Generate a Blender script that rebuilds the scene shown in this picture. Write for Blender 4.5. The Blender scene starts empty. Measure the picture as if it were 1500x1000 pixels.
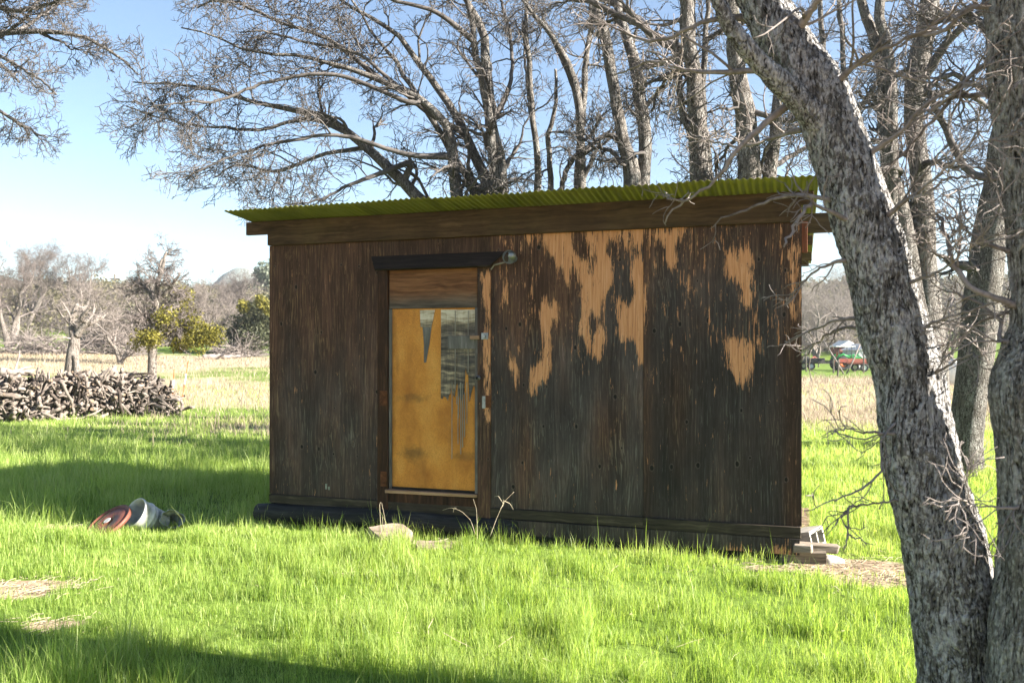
import bpy, math, random
import numpy as np
from mathutils import Vector, Matrix

sc = bpy.context.scene
COL = sc.collection
PI = math.pi

# ------------------------------------------------------------------ camera, sky, sun
EYE = 1.66                      # eye height over the grass
F = 1240.0                      # focal length in photo pixels (1500 wide)
cam_d = bpy.data.cameras.new("camera"); cam = bpy.data.objects.new("camera", cam_d); COL.objects.link(cam)
cam.location = (0, 0, EYE); cam.rotation_euler = (PI/2, 0, 0)
cam_d.sensor_width = 36.0; cam_d.lens = 36.0*F/1500.0
cam_d.shift_y = -13/1500.0*-1.0
cam_d.clip_start = 0.05; cam_d.clip_end = 20000
cam_d.dof.use_dof = True; cam_d.dof.focus_distance = 7.2; cam_d.dof.aperture_fstop = 4.0
sc.camera = cam

SUN_EL = math.radians(27.5)
SUN_H = Vector((0.9625, -0.271, 0)).normalized()
TO_SUN = Vector((SUN_H.x*math.cos(SUN_EL), SUN_H.y*math.cos(SUN_EL), math.sin(SUN_EL)))
world = bpy.data.worlds.new("World"); sc.world = world; world.use_nodes = True
wn = world.node_tree.nodes; wl = world.node_tree.links
bg = wn["Background"]; sky = wn.new("ShaderNodeTexSky"); sky.sky_type = 'NISHITA'
sky.sun_disc = False; sky.sun_elevation = SUN_EL; sky.sun_rotation = math.atan2(SUN_H.x, SUN_H.y)
sky.altitude = 300; sky.air_density = 1.0; sky.dust_density = 0.0; sky.ozone_density = 1.6
sg = wn.new("ShaderNodeGamma"); sg.inputs[1].default_value = 0.97
wl.new(sky.outputs[0], sg.inputs[0]); wl.new(sg.outputs[0], bg.inputs[0]); bg.inputs[1].default_value = 0.043
sun_d = bpy.data.lights.new("sun", 'SUN'); sun = bpy.data.objects.new("sun", sun_d); COL.objects.link(sun)
sun_d.energy = 5.0; sun_d.angle = math.radians(0.53); sun_d.color = (1.0, 0.93, 0.82)
sun.rotation_euler = TO_SUN.to_track_quat('Z', 'Y').to_euler(); sun.location = (30, -8, 20)
sc.view_settings.view_transform = 'Standard'; sc.view_settings.look = 'None'
sc.view_settings.exposure = 2.6; sc.view_settings.gamma = 1.0
sc.cycles.max_bounces = 8; sc.cycles.transparent_max_bounces = 8
sc.cycles.use_denoising = True; sc.cycles.denoiser = 'OPENIMAGEDENOISE'; sc.cycles.denoising_input_passes = 'RGB_ALBEDO_NORMAL'; sc.cycles.denoising_prefilter = 'ACCURATE'

rng = np.random.default_rng(11)

# ------------------------------------------------------------------ numpy helpers
def _hash(ix, iy, iz, seed):
    h = (ix.astype(np.int64)*374761393 + iy.astype(np.int64)*668265263 + iz.astype(np.int64)*2147483647 + seed*974634777) & 0xffffffff
    h = ((h ^ (h >> 13))*1274126177) & 0xffffffff
    return ((h ^ (h >> 16)) & 0xffff)/65535.0
def vnoise(x, y, z=None, seed=0):
    x = np.asarray(x, float); y = np.asarray(y, float)
    z = np.zeros_like(x) if z is None else np.asarray(z, float)
    xi, yi, zi = np.floor(x), np.floor(y), np.floor(z)
    fx, fy, fz = x-xi, y-yi, z-zi
    fx, fy, fz = [f*f*(3-2*f) for f in (fx, fy, fz)]
    r = 0
    for a in (0, 1):
        for b in (0, 1):
            for c in (0, 1):
                w = (fx if a else 1-fx)*(fy if b else 1-fy)*(fz if c else 1-fz)
                r = r + w*_hash(xi+a, yi+b, zi+c, seed)
    return r
def fbm(x, y, z=None, seed=0, oct=4):
    r, a, t = 0, 1, 0
    for o in range(oct):
        k = 2.0**o
        r = r + a*vnoise(np.asarray(x)*k, np.asarray(y)*k, None if z is None else np.asarray(z)*k, seed+o*17); t += a; a *= .5
    return r/t
def sstep(a, b, x):
    t = np.clip((np.asarray(x, float)-a)/(b-a), 0, 1); return t*t*(3-2*t)

def P(px, py, Y):                       # photo pixel at depth Y -> a point of the place
    return np.array(((px-750)/F*Y, Y, EYE+(513-py)/F*Y))
def ground_z(x, y):
    x = np.asarray(x, float); y = np.asarray(y, float)
    r = np.hypot(x, np.maximum(y, 0)); s = sstep(-.12, .2, x/np.maximum(y, 1.0))
    left = .05*np.maximum(r-42, 0) + .075*np.maximum(r-92, 0) - .11*np.maximum(r-165, 0)
    right = .012*np.maximum(r-70, 0) + .16*np.maximum(r-104, 0) - .16*np.maximum(r-180, 0)
    g = left*(1-s)+right*s
    g = np.where(y > 0, g, .02*np.maximum(np.hypot(x, y)-30, 0)*0)
    return g + .05*(fbm(x*.35, y*.35, seed=5, oct=3)-.5) + .5*(fbm(x*.04, y*.04, seed=9, oct=2)-.5)*sstep(20, 70, r)

# ------------------------------------------------------------------ mesh helpers
def mesh_from(name, V, faces_list, attrs=None, smooth=False):
    """V (n,3); faces_list: list of int arrays (k,3) or (k,4)"""
    me = bpy.data.meshes.new(name)
    V = np.asarray(V, np.float32)
    fl = [np.asarray(f, np.int32) for f in faces_list if len(f)]
    loops = np.concatenate([f.ravel() for f in fl]); cnt = np.concatenate([np.full(len(f), f.shape[1], np.int32) for f in fl])
    me.vertices.add(len(V)); me.vertices.foreach_set("co", V.ravel())
    me.loops.add(len(loops)); me.loops.foreach_set("vertex_index", loops)
    me.polygons.add(len(cnt)); st = np.zeros(len(cnt), np.int32); st[1:] = np.cumsum(cnt)[:-1]
    me.polygons.foreach_set("loop_start", st)
    try: me.polygons.foreach_set("loop_total", cnt)
    except Exception: pass
    me.polygons.foreach_set("use_smooth", np.full(len(cnt), smooth))
    me.update(calc_edges=True)
    for k, a in (attrs or {}).items():
        a = np.asarray(a, np.float32)
        at = me.attributes.new(k, 'FLOAT', 'POINT'); at.data.foreach_set("value", a)
    me.validate()
    return me
def link(name, me, m=None, parent=None):
    o = bpy.data.objects.new(name, me); COL.objects.link(o)
    if m is not None:
        for q in (m if isinstance(m, (list, tuple)) else [m]): me.materials.append(q)
    if parent is not None: o.parent = parent
    return o
def tag(o, label=None, cat=None, group=None, kind=None):
    if label: o["label"] = label
    if cat: o["category"] = cat
    if group: o["group"] = group
    if kind: o["kind"] = kind
    return o
def empty(name, loc, label, cat, rz=0, group=None):
    o = bpy.data.objects.new(name, None); COL.objects.link(o); o.location = loc; o.rotation_euler = (0, 0, rz)
    o.empty_display_size = .2
    return tag(o, label, cat, group)

class MB:
    def __init__(s): s.V = []; s.Q = []; s.T = []; s.n = 0
    def add(s, V, Q=(), T=()):
        V = np.asarray(V, float); s.V.append(V)
        if len(Q): s.Q.append(np.asarray(Q, int)+s.n)
        if len(T): s.T.append(np.asarray(T, int)+s.n)
        s.n += len(V); return s
    def box(s, lo, hi, R=None, c=None, jit=0):
        lo = np.array(lo, float); hi = np.array(hi, float)
        V = np.array([[ (hi if i else lo)[0], (hi if j else lo)[1], (hi if k else lo)[2]] for i in (0, 1) for j in (0, 1) for k in (0, 1)])
        if jit: V = V + rng.normal(0, jit, V.shape)
        if R is not None:
            cc = np.array(c if c is not None else (lo+hi)/2, float); V = (V-cc) @ np.asarray(R).T + cc
        return s.add(V, [[0, 1, 3, 2], [4, 6, 7, 5], [0, 4, 5, 1], [2, 3, 7, 6], [0, 2, 6, 4], [1, 5, 7, 3]])
    def prism(s, poly, y0, y1):          # polygon in x,z extruded along y
        n = len(poly); a = np.array([[p[0], y0, p[1]] for p in poly]); b = np.array([[p[0], y1, p[1]] for p in poly])
        c0 = a.mean(0); c1 = b.mean(0)
        V = np.vstack([a, b, [c0], [c1]])
        Q = [[i, (i+1) % n, n+(i+1) % n, n+i] for i in range(n)]
        T = [[2*n, (i+1) % n, i] for i in range(n)] + [[2*n+1, n+i, n+(i+1) % n] for i in range(n)]
        return s.add(V, Q, T)
    def tube(s, pts, rad, sides=8, caps=True):
        V, Q, T = tube_arrays(np.asarray(pts, float)[None], np.broadcast_to(np.asarray(rad, float), (len(pts),))[None], sides, caps)
        return s.add(V, Q, T)
    def lathe(s, prof, sides=24, R=None, c=(0, 0, 0)):   # prof: (r,z)
        prof = np.array(prof, float); m = len(prof); a = np.arange(sides)*2*PI/sides
        V = np.stack([np.outer(prof[:, 0], np.cos(a)), np.outer(prof[:, 0], np.sin(a)), np.repeat(prof[:, 1:2], sides, 1)], -1).reshape(-1, 3)
        if R is not None: V = V @ np.asarray(R).T
        V = V+np.array(c)
        Q = [[i*sides+j, i*sides+(j+1) % sides, (i+1)*sides+(j+1) % sides, (i+1)*sides+j] for i in range(m-1) for j in range(sides)]
        return s.add(V, Q)
    def mesh(s, name, smooth=False, attrs=None):
        return mesh_from(name, np.vstack(s.V), ([np.vstack(s.Q)] if s.Q else [])+([np.vstack(s.T)] if s.T else []), attrs, smooth)
    def build(s, name, m, parent=None, smooth=False, bevel=0):
        o = link(name, s.mesh(name, smooth), m, parent)
        if bevel:
            b = o.modifiers.new("bevel", 'BEVEL'); b.width = bevel; b.segments = 2; b.limit_method = 'ANGLE'
        return o
def rot(ax, deg): return np.array(Matrix.Rotation(math.radians(deg), 3, ax))

def tube_arrays(pts, rad, sides, caps=True):
    S, N, _ = pts.shape
    t = np.gradient(pts, axis=1); t /= np.linalg.norm(t, axis=2, keepdims=True)+1e-9
    tm = t.mean(1); ax = np.argmin(np.abs(tm), 1); ref = np.eye(3)[ax][:, None, :]
    u = np.cross(t, ref); u /= np.linalg.norm(u, axis=2, keepdims=True)+1e-9
    v = np.cross(t, u)
    a = np.arange(sides)*2*PI/sides
    V = pts[:, :, None, :]+rad[:, :, None, None]*(np.cos(a)[None, None, :, None]*u[:, :, None, :]+np.sin(a)[None, None, :, None]*v[:, :, None, :])
    V = V.reshape(-1, 3)
    i = np.arange(N-1)[:, None]; j = np.arange(sides)[None, :]; j2 = (j+1) % sides
    q = np.stack([i*sides+j, i*sides+j2, (i+1)*sides+j2, (i+1)*sides+j], -1).reshape(-1, 4)
    Q = (q[None]+(np.arange(S)*N*sides)[:, None, None]).reshape(-1, 4)
    T = np.zeros((0, 3), int)
    if caps:
        n0 = len(V); V = np.vstack([V, pts[:, 0], pts[:, -1]])
        jj = np.arange(sides); b = np.arange(S)[:, None]*N*sides
        T0 = np.stack([np.broadcast_to((n0+np.arange(S))[:, None], (S, sides)), b+(jj[None]+1) % sides, b+jj[None]], -1)
        e = b+(N-1)*sides
        T1 = np.stack([np.broadcast_to((n0+S+np.arange(S))[:, None], (S, sides)), e+jj[None], e+(jj[None]+1) % sides], -1)
        T = np.vstack([T0.reshape(-1, 3), T1.reshape(-1, 3)])
    return V, Q, T

# ------------------------------------------------------------------ material helpers
class NT:
    def __init__(s, name):
        s.m = bpy.data.materials.new(name); s.m.use_nodes = True; s.t = s.m.node_tree; s.t.nodes.clear()
        s.out = s.t.nodes.new("ShaderNodeOutputMaterial")
    def n(s, ty, **kw):
        q = s.t.nodes.new(ty)
        for k, v in kw.items(): setattr(q, k, v)
        return q
    def set(s, sock, v):
        if isinstance(v, bpy.types.NodeSocket): s.t.links.new(v, sock)
        elif isinstance(v, (tuple, list)):
            v = tuple(v)
            sock.default_value = v+(1,) if (len(v) == 3 and sock.type == 'RGBA') else v
        else: sock.default_value = v
    def obj(s): return s.n("ShaderNodeTexCoord").outputs["Object"]
    def pos(s): return s.n("ShaderNodeNewGeometry").outputs["Position"]
    def rand(s): return s.n("ShaderNodeObjectInfo").outputs["Random"]
    def map(s, v, scale=(1, 1, 1), loc=(0, 0, 0)):
        q = s.n("ShaderNodeMapping"); s.set(q.inputs[0], v); s.set(q.inputs[1], loc); s.set(q.inputs[3], scale); return q.outputs[0]
    def noise(s, v, scale=5, detail=4, rough=.55, dist=0):
        q = s.n("ShaderNodeTexNoise"); s.set(q.inputs["Vector"], v); s.set(q.inputs["Scale"], scale); s.set(q.inputs["Detail"], detail)
        s.set(q.inputs["Roughness"], rough); s.set(q.inputs["Distortion"], dist); return q.outputs[0]
    def noisec(s, v, scale=5, detail=2):
        q = s.n("ShaderNodeTexNoise"); s.set(q.inputs["Vector"], v); s.set(q.inputs["Scale"], scale); s.set(q.inputs["Detail"], detail); return q.outputs[1]
    def voro(s, v, scale=5, feature='DISTANCE_TO_EDGE'):
        q = s.n("ShaderNodeTexVoronoi", feature=feature); s.set(q.inputs["Vector"], v); s.set(q.inputs["Scale"], scale); return q.outputs["Distance"]
    def ramp(s, f, stops, interp='LINEAR'):
        q = s.n("ShaderNodeValToRGB"); e = q.color_ramp.elements; q.color_ramp.interpolation = interp
        while len(e) > 1: e.remove(e[0])
        for i, (p, c) in enumerate(stops):
            if not isinstance(c, (tuple, list)): c = (c, c, c)
            el = e[0] if i == 0 else e.new(p)
            el.position = p; el.color = tuple(c)+(1,)
        s.set(q.inputs[0], f); return q.outputs[0]
    def mix(s, f, a, b, blend='MIX'):
        q = s.n("ShaderNodeMix", data_type='RGBA', blend_type=blend); s.set(q.inputs[0], f); s.set(q.inputs[6], a); s.set(q.inputs[7], b); return q.outputs[2]
    def ma(s, op, a, b=0.0, c=0.0, clamp=False):
        q = s.n("ShaderNodeMath", operation=op, use_clamp=clamp); s.set(q.inputs[0], a); s.set(q.inputs[1], b); s.set(q.inputs[2], c); return q.outputs[0]
    def mr(s, v, a, b, c=0, d=1, smooth=True):
        q = s.n("ShaderNodeMapRange", interpolation_type='SMOOTHSTEP' if smooth else 'LINEAR'); s.set(q.inputs[0], v)
        for i, x in enumerate((a, b, c, d)): s.set(q.inputs[1+i], x)
        return q.outputs[0]
    def vadd(s, a, b, k=1.0):
        q = s.n("ShaderNodeVectorMath", operation='MULTIPLY_ADD'); s.set(q.inputs[0], b); s.set(q.inputs[1], (k, k, k)); s.set(q.inputs[2], a); return q.outputs[0]
    def attr(s, name): return s.n("ShaderNodeAttribute", attribute_name=name).outputs["Fac"]
    def bump(s, h, st=.5, d=.01, nrm=None):
        q = s.n("ShaderNodeBump"); s.set(q.inputs["Height"], h); s.set(q.inputs["Strength"], st); s.set(q.inputs["Distance"], d)
        if nrm is not None: s.set(q.inputs["Normal"], nrm)
        return q.outputs[0]
    def bsdf(s, col, rough=.8, normal=None, metal=0, spec=.3, trans=0, ior=1.45, alpha=None):
        q = s.n("ShaderNodeBsdfPrincipled"); s.set(q.inputs["Base Color"], col); s.set(q.inputs["Roughness"], rough); s.set(q.inputs["Metallic"], metal)
        s.set(q.inputs["Specular IOR Level"], spec); s.set(q.inputs["Transmission Weight"], trans); s.set(q.inputs["IOR"], ior)
        if normal is not None: s.set(q.inputs["Normal"], normal)
        return q.outputs[0]
    def leafy(s, col, tcol, k=.5, rough=.6, spec=.2, normal=None):
        a = s.bsdf(col, rough, normal, spec=spec); tr = s.n("ShaderNodeBsdfTranslucent"); s.set(tr.inputs[0], tcol)
        x = s.n("ShaderNodeMixShader"); s.set(x.inputs[0], k); s.t.links.new(a, x.inputs[1]); s.t.links.new(tr.outputs[0], x.inputs[2]); return x.outputs[0]
    def done(s, sh): s.t.links.new(sh, s.out.inputs[0]); return s.m

def mk_plywood():
    t = NT("weathered_plywood"); o = t.obj()
    warp = t.noisec(t.map(o, (1.2, 1.2, .35)), 3.0, 3)
    w = t.vadd(o, warp, .09)
    g1 = t.noise(t.map(w, (75, 75, 1.5)), 1.0, 7, .68)
    g2 = t.noise(t.map(w, (260, 260, 5.5)), 1.0, 3, .7)
    rings = t.n("ShaderNodeTexWave", wave_type='BANDS', bands_direction='X'); t.set(rings.inputs["Vector"], t.map(w, (1, 1, .10))); t.set(rings.inputs["Scale"], 9.0)
    t.set(rings.inputs["Distortion"], 7.0); t.set(rings.inputs["Detail"], 3.0); t.set(rings.inputs["Detail Scale"], 1.4)
    g = t.ma('ADD', t.ma('MULTIPLY', g1, .56), t.ma('ADD', t.ma('MULTIPLY', g2, .38), t.ma('MULTIPLY', rings.outputs[1], .06)))
    tone = t.attr("tone"); n_t = t.noise(t.map(o, (4.5, 4.5, 1.3)), 1.0, 5, .62)
    tt = t.mr(t.ma('ADD', tone, t.ma('MULTIPLY', t.ma('SUBTRACT', n_t, .5), 1.0)), .1, .95)
    grey = t.ramp(g, [(.30, (.032, .025, .023)), (.47, (.048, .038, .035)), (.58, (.070, .057, .052)), (.74, (.20, .17, .155))])
    red = t.ramp(g, [(.30, (.034, .017, .012)), (.47, (.060, .030, .020)), (.58, (.098, .048, .030)), (.74, (.30, .175, .12))])
    c = t.mix(tt, grey, red)
    bs = t.noise(t.map(o, (4.5, 4.5, 1.1)), 1.0, 5, .62); c = t.mix(1.0, c, t.ramp(bs, [(.3, .5), (.5, .95), (.7, 1.55)]), 'MULTIPLY')
    pl = t.noise(t.map(w, (170, 170, 2.6), (5, 0, 3)), 1.0, 3, .6); pz = t.noise(t.map(o, (4, 4, 2)), 1.0, 3, .6)
    c = t.mix(t.ma('MULTIPLY', t.mr(t.ma('ADD', pl, t.ma('MULTIPLY', pz, .35)), .76, .86), .8), c, t.mix(tt, (.15, .145, .125), (.24, .14, .07)))
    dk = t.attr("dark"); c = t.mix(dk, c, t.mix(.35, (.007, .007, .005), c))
    kn = t.attr("knot"); c = t.mix(t.mr(t.ma('ABSOLUTE', t.ma('SUBTRACT', kn, .35)), .0, .2, .45, 0), c, (.13, .10, .085)); c = t.mix(t.mr(kn, .5, .75), c, (.010, .008, .007))
    # peeled veneer: tan wood laid bare
    pn = t.ma('ADD', t.ma('MULTIPLY', t.noise(t.map(w, (150, 150, 5.5)), 1.0, 5, .7), .55), t.ma('MULTIPLY', t.noise(t.map(w, (55, 55, 2.6)), 1.0, 5, .7), .45)); pn2 = t.noise(t.map(o, (24, 24, 6)), 1.0, 5, .65)
    pv = t.ma('ADD', t.attr("peel"), t.ma('ADD', t.ma('MULTIPLY', t.ma('SUBTRACT', pn, .5), 6.0), t.ma('MULTIPLY', t.ma('SUBTRACT', pn2, .5), 2.4)))
    pm = t.mr(pv, .47, .53)
    c = t.mix(t.mr(pv, .22, .48, 0, .30), c, (.16, .10, .055))
    tn = t.noise(t.map(w, (80, 80, 2.5)), 1.0, 4, .6)
    tan = t.ramp(tn, [(.25, (.34, .145, .062)), (.5, (.54, .25, .115)), (.75, (.64, .35, .19))])
    c = t.mix(pm, c, tan)
    hgt = t.ma('ADD', t.ma('MULTIPLY', g, .9), t.ma('MULTIPLY', pm, -.35))
    return t.done(t.bsdf(c, .82, t.bump(hgt, .45, .004), spec=.25))
def mk_board(name, dark, mid, light, axis='x', rough=.8, mossy=0, scale=1.0):
    t = NT(name); o = t.obj(); r = t.rand()
    sc_ = {'x': (1.6, 40, 40), 'z': (40, 40, 1.6), 'y': (40, 1.6, 40)}[axis]; sc_ = tuple(a*scale for a in sc_)
    off = t.n("ShaderNodeCombineXYZ"); t.set(off.inputs[0], t.ma('MULTIPLY', r, 13.0)); t.set(off.inputs[2], t.ma('MULTIPLY', r, 7.0))
    v = t.vadd(o, off.outputs[0], 1.0); w = t.vadd(v, t.noisec(v, 4.0, 2), .06)
    g = t.noise(t.map(w, sc_), 1.0, 6, .62); st = t.noise(t.map(v, (3, 3, 3)), 1.0, 4, .6)
    c = t.ramp(t.ma('ADD', t.ma('MULTIPLY', g, .7), t.ma('MULTIPLY', st, .3)), [(.32, dark), (.52, mid), (.72, light)])
    if mossy: c = t.mix(t.mr(t.noise(v, 2.0, 4), .45, .7, 0, mossy), c, (.05, .055, .012))
    return t.done(t.bsdf(c, rough, t.bump(g, .6, .005), spec=.25))
def mk_bark(name, fiss, base, lich, sx=26, sz=7, lichen=.5, moss=.2, bump=.02):
    t = NT(name); o = t.obj()
    w = t.vadd(o, t.noisec(t.map(o, (6, 6, 3)), 1.0, 3), .10)
    n1 = t.noise(t.map(w, (sx*.62, sx*.62, sz*.36)), 1.0, 3, .55); r1 = t.mr(t.ma('ABSOLUTE', t.ma('SUBTRACT', n1, .5)), .0, .085)
    n3 = t.noise(t.map(w, (sx*1.1, sx*1.1, sz*.8), (3, 1, 7)), 1.0, 3, .6); r3 = t.mr(t.ma('ABSOLUTE', t.ma('SUBTRACT', n3, .52)), .0, .07)
    v2 = t.voro(t.map(w, (sx*1.1, sx*1.1, sz*1.2)), 1.0)
    nz = t.noise(t.map(o, (sx*1.6, sx*1.6, sz*2.4)), 1.0, 6, .7)
    h = t.ma('ADD', t.ma('ADD', t.ma('MULTIPLY', r1, .55), t.ma('MULTIPLY', r3, .35)), t.ma('ADD', t.ma('MULTIPLY', t.mr(v2, 0, .25), .25), t.ma('MULTIPLY', nz, .8)))
    c = t.ramp(t.ma('MULTIPLY', h, .52), [(.22, fiss), (.45, base), (.85, tuple(min(1, x*1.7) for x in base))])
    ln = t.ma('ADD', t.noise(t.map(o, (9, 9, 5)), 1.0, 6, .72), t.ma('MULTIPLY', t.ma('SUBTRACT', t.noise(t.map(o, (70, 70, 45)), 1.0, 3, .7), .5), 1.1))
    lm = t.ma('MULTIPLY', t.mr(ln, .64-lichen*.3, .80-lichen*.3), t.mr(h, .5, 1.3))
    lc = t.ramp(t.noise(o, 60, 3), [(.35, tuple(x*.62 for x in lich)), (.65, lich)])
    c = t.mix(lm, c, lc)
    if moss:
        mm = t.mr(t.noise(t.map(o, (2.2, 2.2, 1.3)), 1.0, 5, .65), .68-moss*.3, .82-moss*.3); c = t.mix(t.ma('MULTIPLY', mm, .75), c, (.065, .065, .018))
    return t.done(t.bsdf(c, .9, t.bump(h, 1.0, bump), spec=.15))
def mk_plain(name, a, b, scale=8, rough=.7, bump=.3, metal=0, spec=.3, dist=.004):
    t = NT(name); o = t.obj(); n = t.noise(o, scale, 5, .6); n2 = t.noise(o, scale*6, 3, .6)
    return t.done(t.bsdf(t.ramp(n, [(.3, a), (.7, b)]), rough, t.bump(t.ma('ADD', n, t.ma('MULTIPLY', n2, .4)), bump, dist), metal=metal, spec=spec))

M = {}
M['ply'] = mk_plywood()
M['header'] = mk_board("header_wood", (.020, .011, .006), (.066, .036, .017), (.13, .075, .036), 'x', mossy=.12)
M['hood'] = mk_board("hood_wood", (.008, .0055, .005), (.020, .014, .0115), (.045, .032, .025), 'x')
M['casing'] = mk_board("casing_wood", (.010, .006, .004), (.038, .017, .009), (.10, .046, .022), 'z')
M['trim'] = mk_board("trim_wood", (.013, .011, .009), (.042, .033, .023), (.13, .10, .07), 'x')
M['skid'] = mk_board("skid_wood", (.006, .006, .006), (.018, .018, .018), (.05, .048, .045), 'x')
M['greywood'] = mk_board("grey_strip_wood", (.055, .048, .044), (.13, .115, .105), (.27, .245, .225), 'z')
M['pinkwood'] = mk_board("fresh_strip_wood", (.14, .08, .045), (.30, .18, .11), (.42, .28, .19), 'x')
M['lumber'] = mk_board("old_lumber", (.06, .05, .04), (.22, .18, .14), (.40, .34, .28), 'x')
M['purlin'] = mk_board("purlin_wood", (.03, .02, .01), (.09, .06, .03), (.17, .12, .06), 'x', mossy=.3)
M['redtrim'] = mk_board("red_brown_trim", (.05, .015, .008), (.14, .045, .02), (.22, .09, .04), 'z')
M['black'] = mk_plain("dark_interior", (.01, .01, .009), (.02, .018, .015))

def mk_toppanel():
    t = NT("door_top_panel_wood"); o = t.obj(); w = t.vadd(o, t.noisec(o, 3.0, 2), .05)
    g = t.noise(t.map(w, (2.0, 40, 34)), 1.0, 6, .62); z = t.n("ShaderNodeSeparateXYZ"); t.set(z.inputs[0], o)
    low = t.mr(t.ma('ADD', z.outputs[2], t.ma('MULTIPLY', t.noise(t.map(o, (4, 4, 8)), 1, 3), .10)), 2.10, 2.26, 1, 0)
    warm = t.ramp(g, [(.3, (.06, .022, .009)), (.5, (.15, .062, .024)), (.72, (.26, .12, .05))])
    gr = t.ramp(g, [(.3, (.035, .032, .028)), (.5, (.085, .078, .066)), (.72, (.16, .145, .12))])
    return t.done(t.bsdf(t.mix(t.ma('MULTIPLY', low, .8), warm, gr), .8, t.bump(g, .5, .003)))
def mk_fibre():
    t = NT("yellow_fibreboard"); o = t.obj(); n = t.noise(t.map(o, (4, 4, 2.4)), 1, 5, .6); sp = t.noise(o, 190, 3, .7); st = t.noise(t.map(o, (7, 7, 1.2)), 1, 4, .6)
    c = t.ramp(n, [(.28, (.34, .115, .018)), (.5, (.56, .225, .040)), (.72, (.66, .31, .07))])
    c = t.mix(t.mr(sp, .48, .62, 0, .6), c, (.17, .075, .015))
    c = t.mix(t.mr(st, .56, .75, 0, .5), c, (.20, .085, .02))
    z = t.n("ShaderNodeSeparateXYZ"); t.set(z.inputs[0], o)
    e = t.ma('ADD', t.ma('ABSOLUTE', t.ma('ADD', z.outputs[0], 3.10)), t.ma('MULTIPLY', t.noise(o, 9, 4, .65), .12))
    c = t.mix(t.mr(e, .42, .48, 0, .7), c, (.23, .09, .018))
    # two brownish rub marks
    for cx, cz, rx, rz, k in ((-3.30, 1.23, .16, .05, .5), (-3.30, .73, .14, .08, .6), (-2.80, .72, .16, .05, .4)):
        q = t.n("ShaderNodeVectorMath", operation='LENGTH'); t.set(q.inputs[0], t.map(o, (1/rx, 0, 1/rz), (-cx/rx, 0, -cz/rz)))
        c = t.mix(t.ma('MULTIPLY', t.mr(t.ma('ADD', q.outputs["Value"], t.ma('MULTIPLY', t.noise(o, 17, 5, .75), 2.2)), 1.2, 2.4, k, 0), 1.0), c, (.07, .05, .02))
    return t.done(t.bsdf(c, .75, t.bump(t.ma('ADD', sp, t.ma('MULTIPLY', n, 2.0)), .35, .002)))
M['toppanel'] = mk_toppanel(); M['fibre'] = mk_fibre()
def mk_veneer():
    t = NT("torn_veneer"); o = t.obj(); w = t.vadd(o, t.noisec(o, 5.0, 2), .05)
    h = t.noise(t.map(w, (3.5, 3.5, 26)), 1, 5, .68); v = t.noise(t.map(w, (60, 60, 5)), 1, 4, .6); b = t.noise(t.map(o, (4, 4, 6)), 1, 4, .6); z_ = t.n('ShaderNodeSeparateXYZ'); t.set(z_.inputs[0], o); zz = z_.outputs[2]
    c = t.ramp(t.ma('ADD', t.ma('ADD', t.ma('MULTIPLY', h, .78), t.ma('MULTIPLY', v, .22)), t.mr(zz, 1.84, 1.97, -.10, .09)), [(.28, (.04, .034, .030)), (.41, (.13, .105, .082)), (.50, (.32, .25, .165)), (.63, (.58, .50, .39))])
    c = t.mix(t.mr(b, .50, .66, 0, .55), c, t.mix(.5, (.06, .066, .08), c))
    return t.done(t.bsdf(c, .75, t.bump(v, .5, .003)))
M['veneer'] = mk_veneer()
M['veneer_dark'] = mk_board("dark_veneer", (.05, .045, .043), (.13, .12, .11), (.28, .26, .24), 'z')
M['splint'] = mk_board("pale_splinter", (.11, .10, .09), (.27, .24, .20), (.44, .40, .33), 'z')
M['rust'] = mk_plain("rusty_iron", (.05, .018, .008), (.15, .055, .022), 30, .8, .5, .3)
M['steel'] = mk_plain("dull_galvanised_steel", (.16, .17, .18), (.38, .39, .40), 20, .45, .2, .7)
M['redlid'] = mk_plain("faded_red_paint", (.10, .035, .024), (.16, .060, .042), 12, .5, .3)
M['enamel'] = mk_plain("white_bucket_plastic", (.26, .26, .26), (.60, .58, .56), 9, .5, .2)
M['dirtyenamel'] = mk_plain("dirty_bucket_plastic", (.10, .11, .11), (.42, .43, .42), 11, .6, .3)
M['concrete'] = mk_plain("pale_concrete", (.20, .19, .17), (.40, .37, .33), 14, .9, .5)
M['stone'] = mk_plain("pinkish_stone", (.13, .10, .08), (.34, .265, .21), 10, .9, .6, dist=.01)
M['straw'] = mk_plain("dead_stalk", (.22, .18, .12), (.42, .36, .26), 20, .8, .2)
def mk_glass():
    t = NT("clear_bulb_glass"); return t.done(t.bsdf((.95, .97, .97), .04, trans=1.0, ior=1.3, spec=.5))
M['glass'] = mk_glass()
def mk_roof():
    t = NT("green_corrugated_fibreglass"); o = t.obj()
    n = t.noise(t.map(o, (5, 1.2, 5)), 1, 5, .6); n2 = t.noise(t.map(o, (30, 5, 30)), 1, 4, .6); r = t.rand()
    c = t.ramp(t.ma('ADD', t.ma('MULTIPLY', n, .7), t.ma('MULTIPLY', n2, .3)), [(.3, (.11, .112, .032)), (.5, (.205, .205, .052)), (.72, (.29, .285, .085))])
    c = t.mix(t.ma('MULTIPLY', r, .35), c, (.13, .14, .04))
    return t.done(t.leafy(c, t.mix(.5, c, (.34, .37, .09)), .30, .55, .3))
M['roof'] = mk_roof()
M['bark_near'] = mk_bark("lichen_oak_bark", (.009, .0085, .008), (.125, .116, .108), (.58, .565, .56), 52, 14, .86, .0, .024)
M['bark_edge'] = mk_bark("mossy_oak_bark", (.011, .0105, .009), (.14, .132, .118), (.48, .47, .445), 50, 12, .78, .12, .024)
M['bark_mid'] = mk_bark("grey_oak_bark", (.012, .0105, .0095), (.088, .079, .070), (.32, .31, .29), 46, 13, .55, .15, .018)
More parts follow.
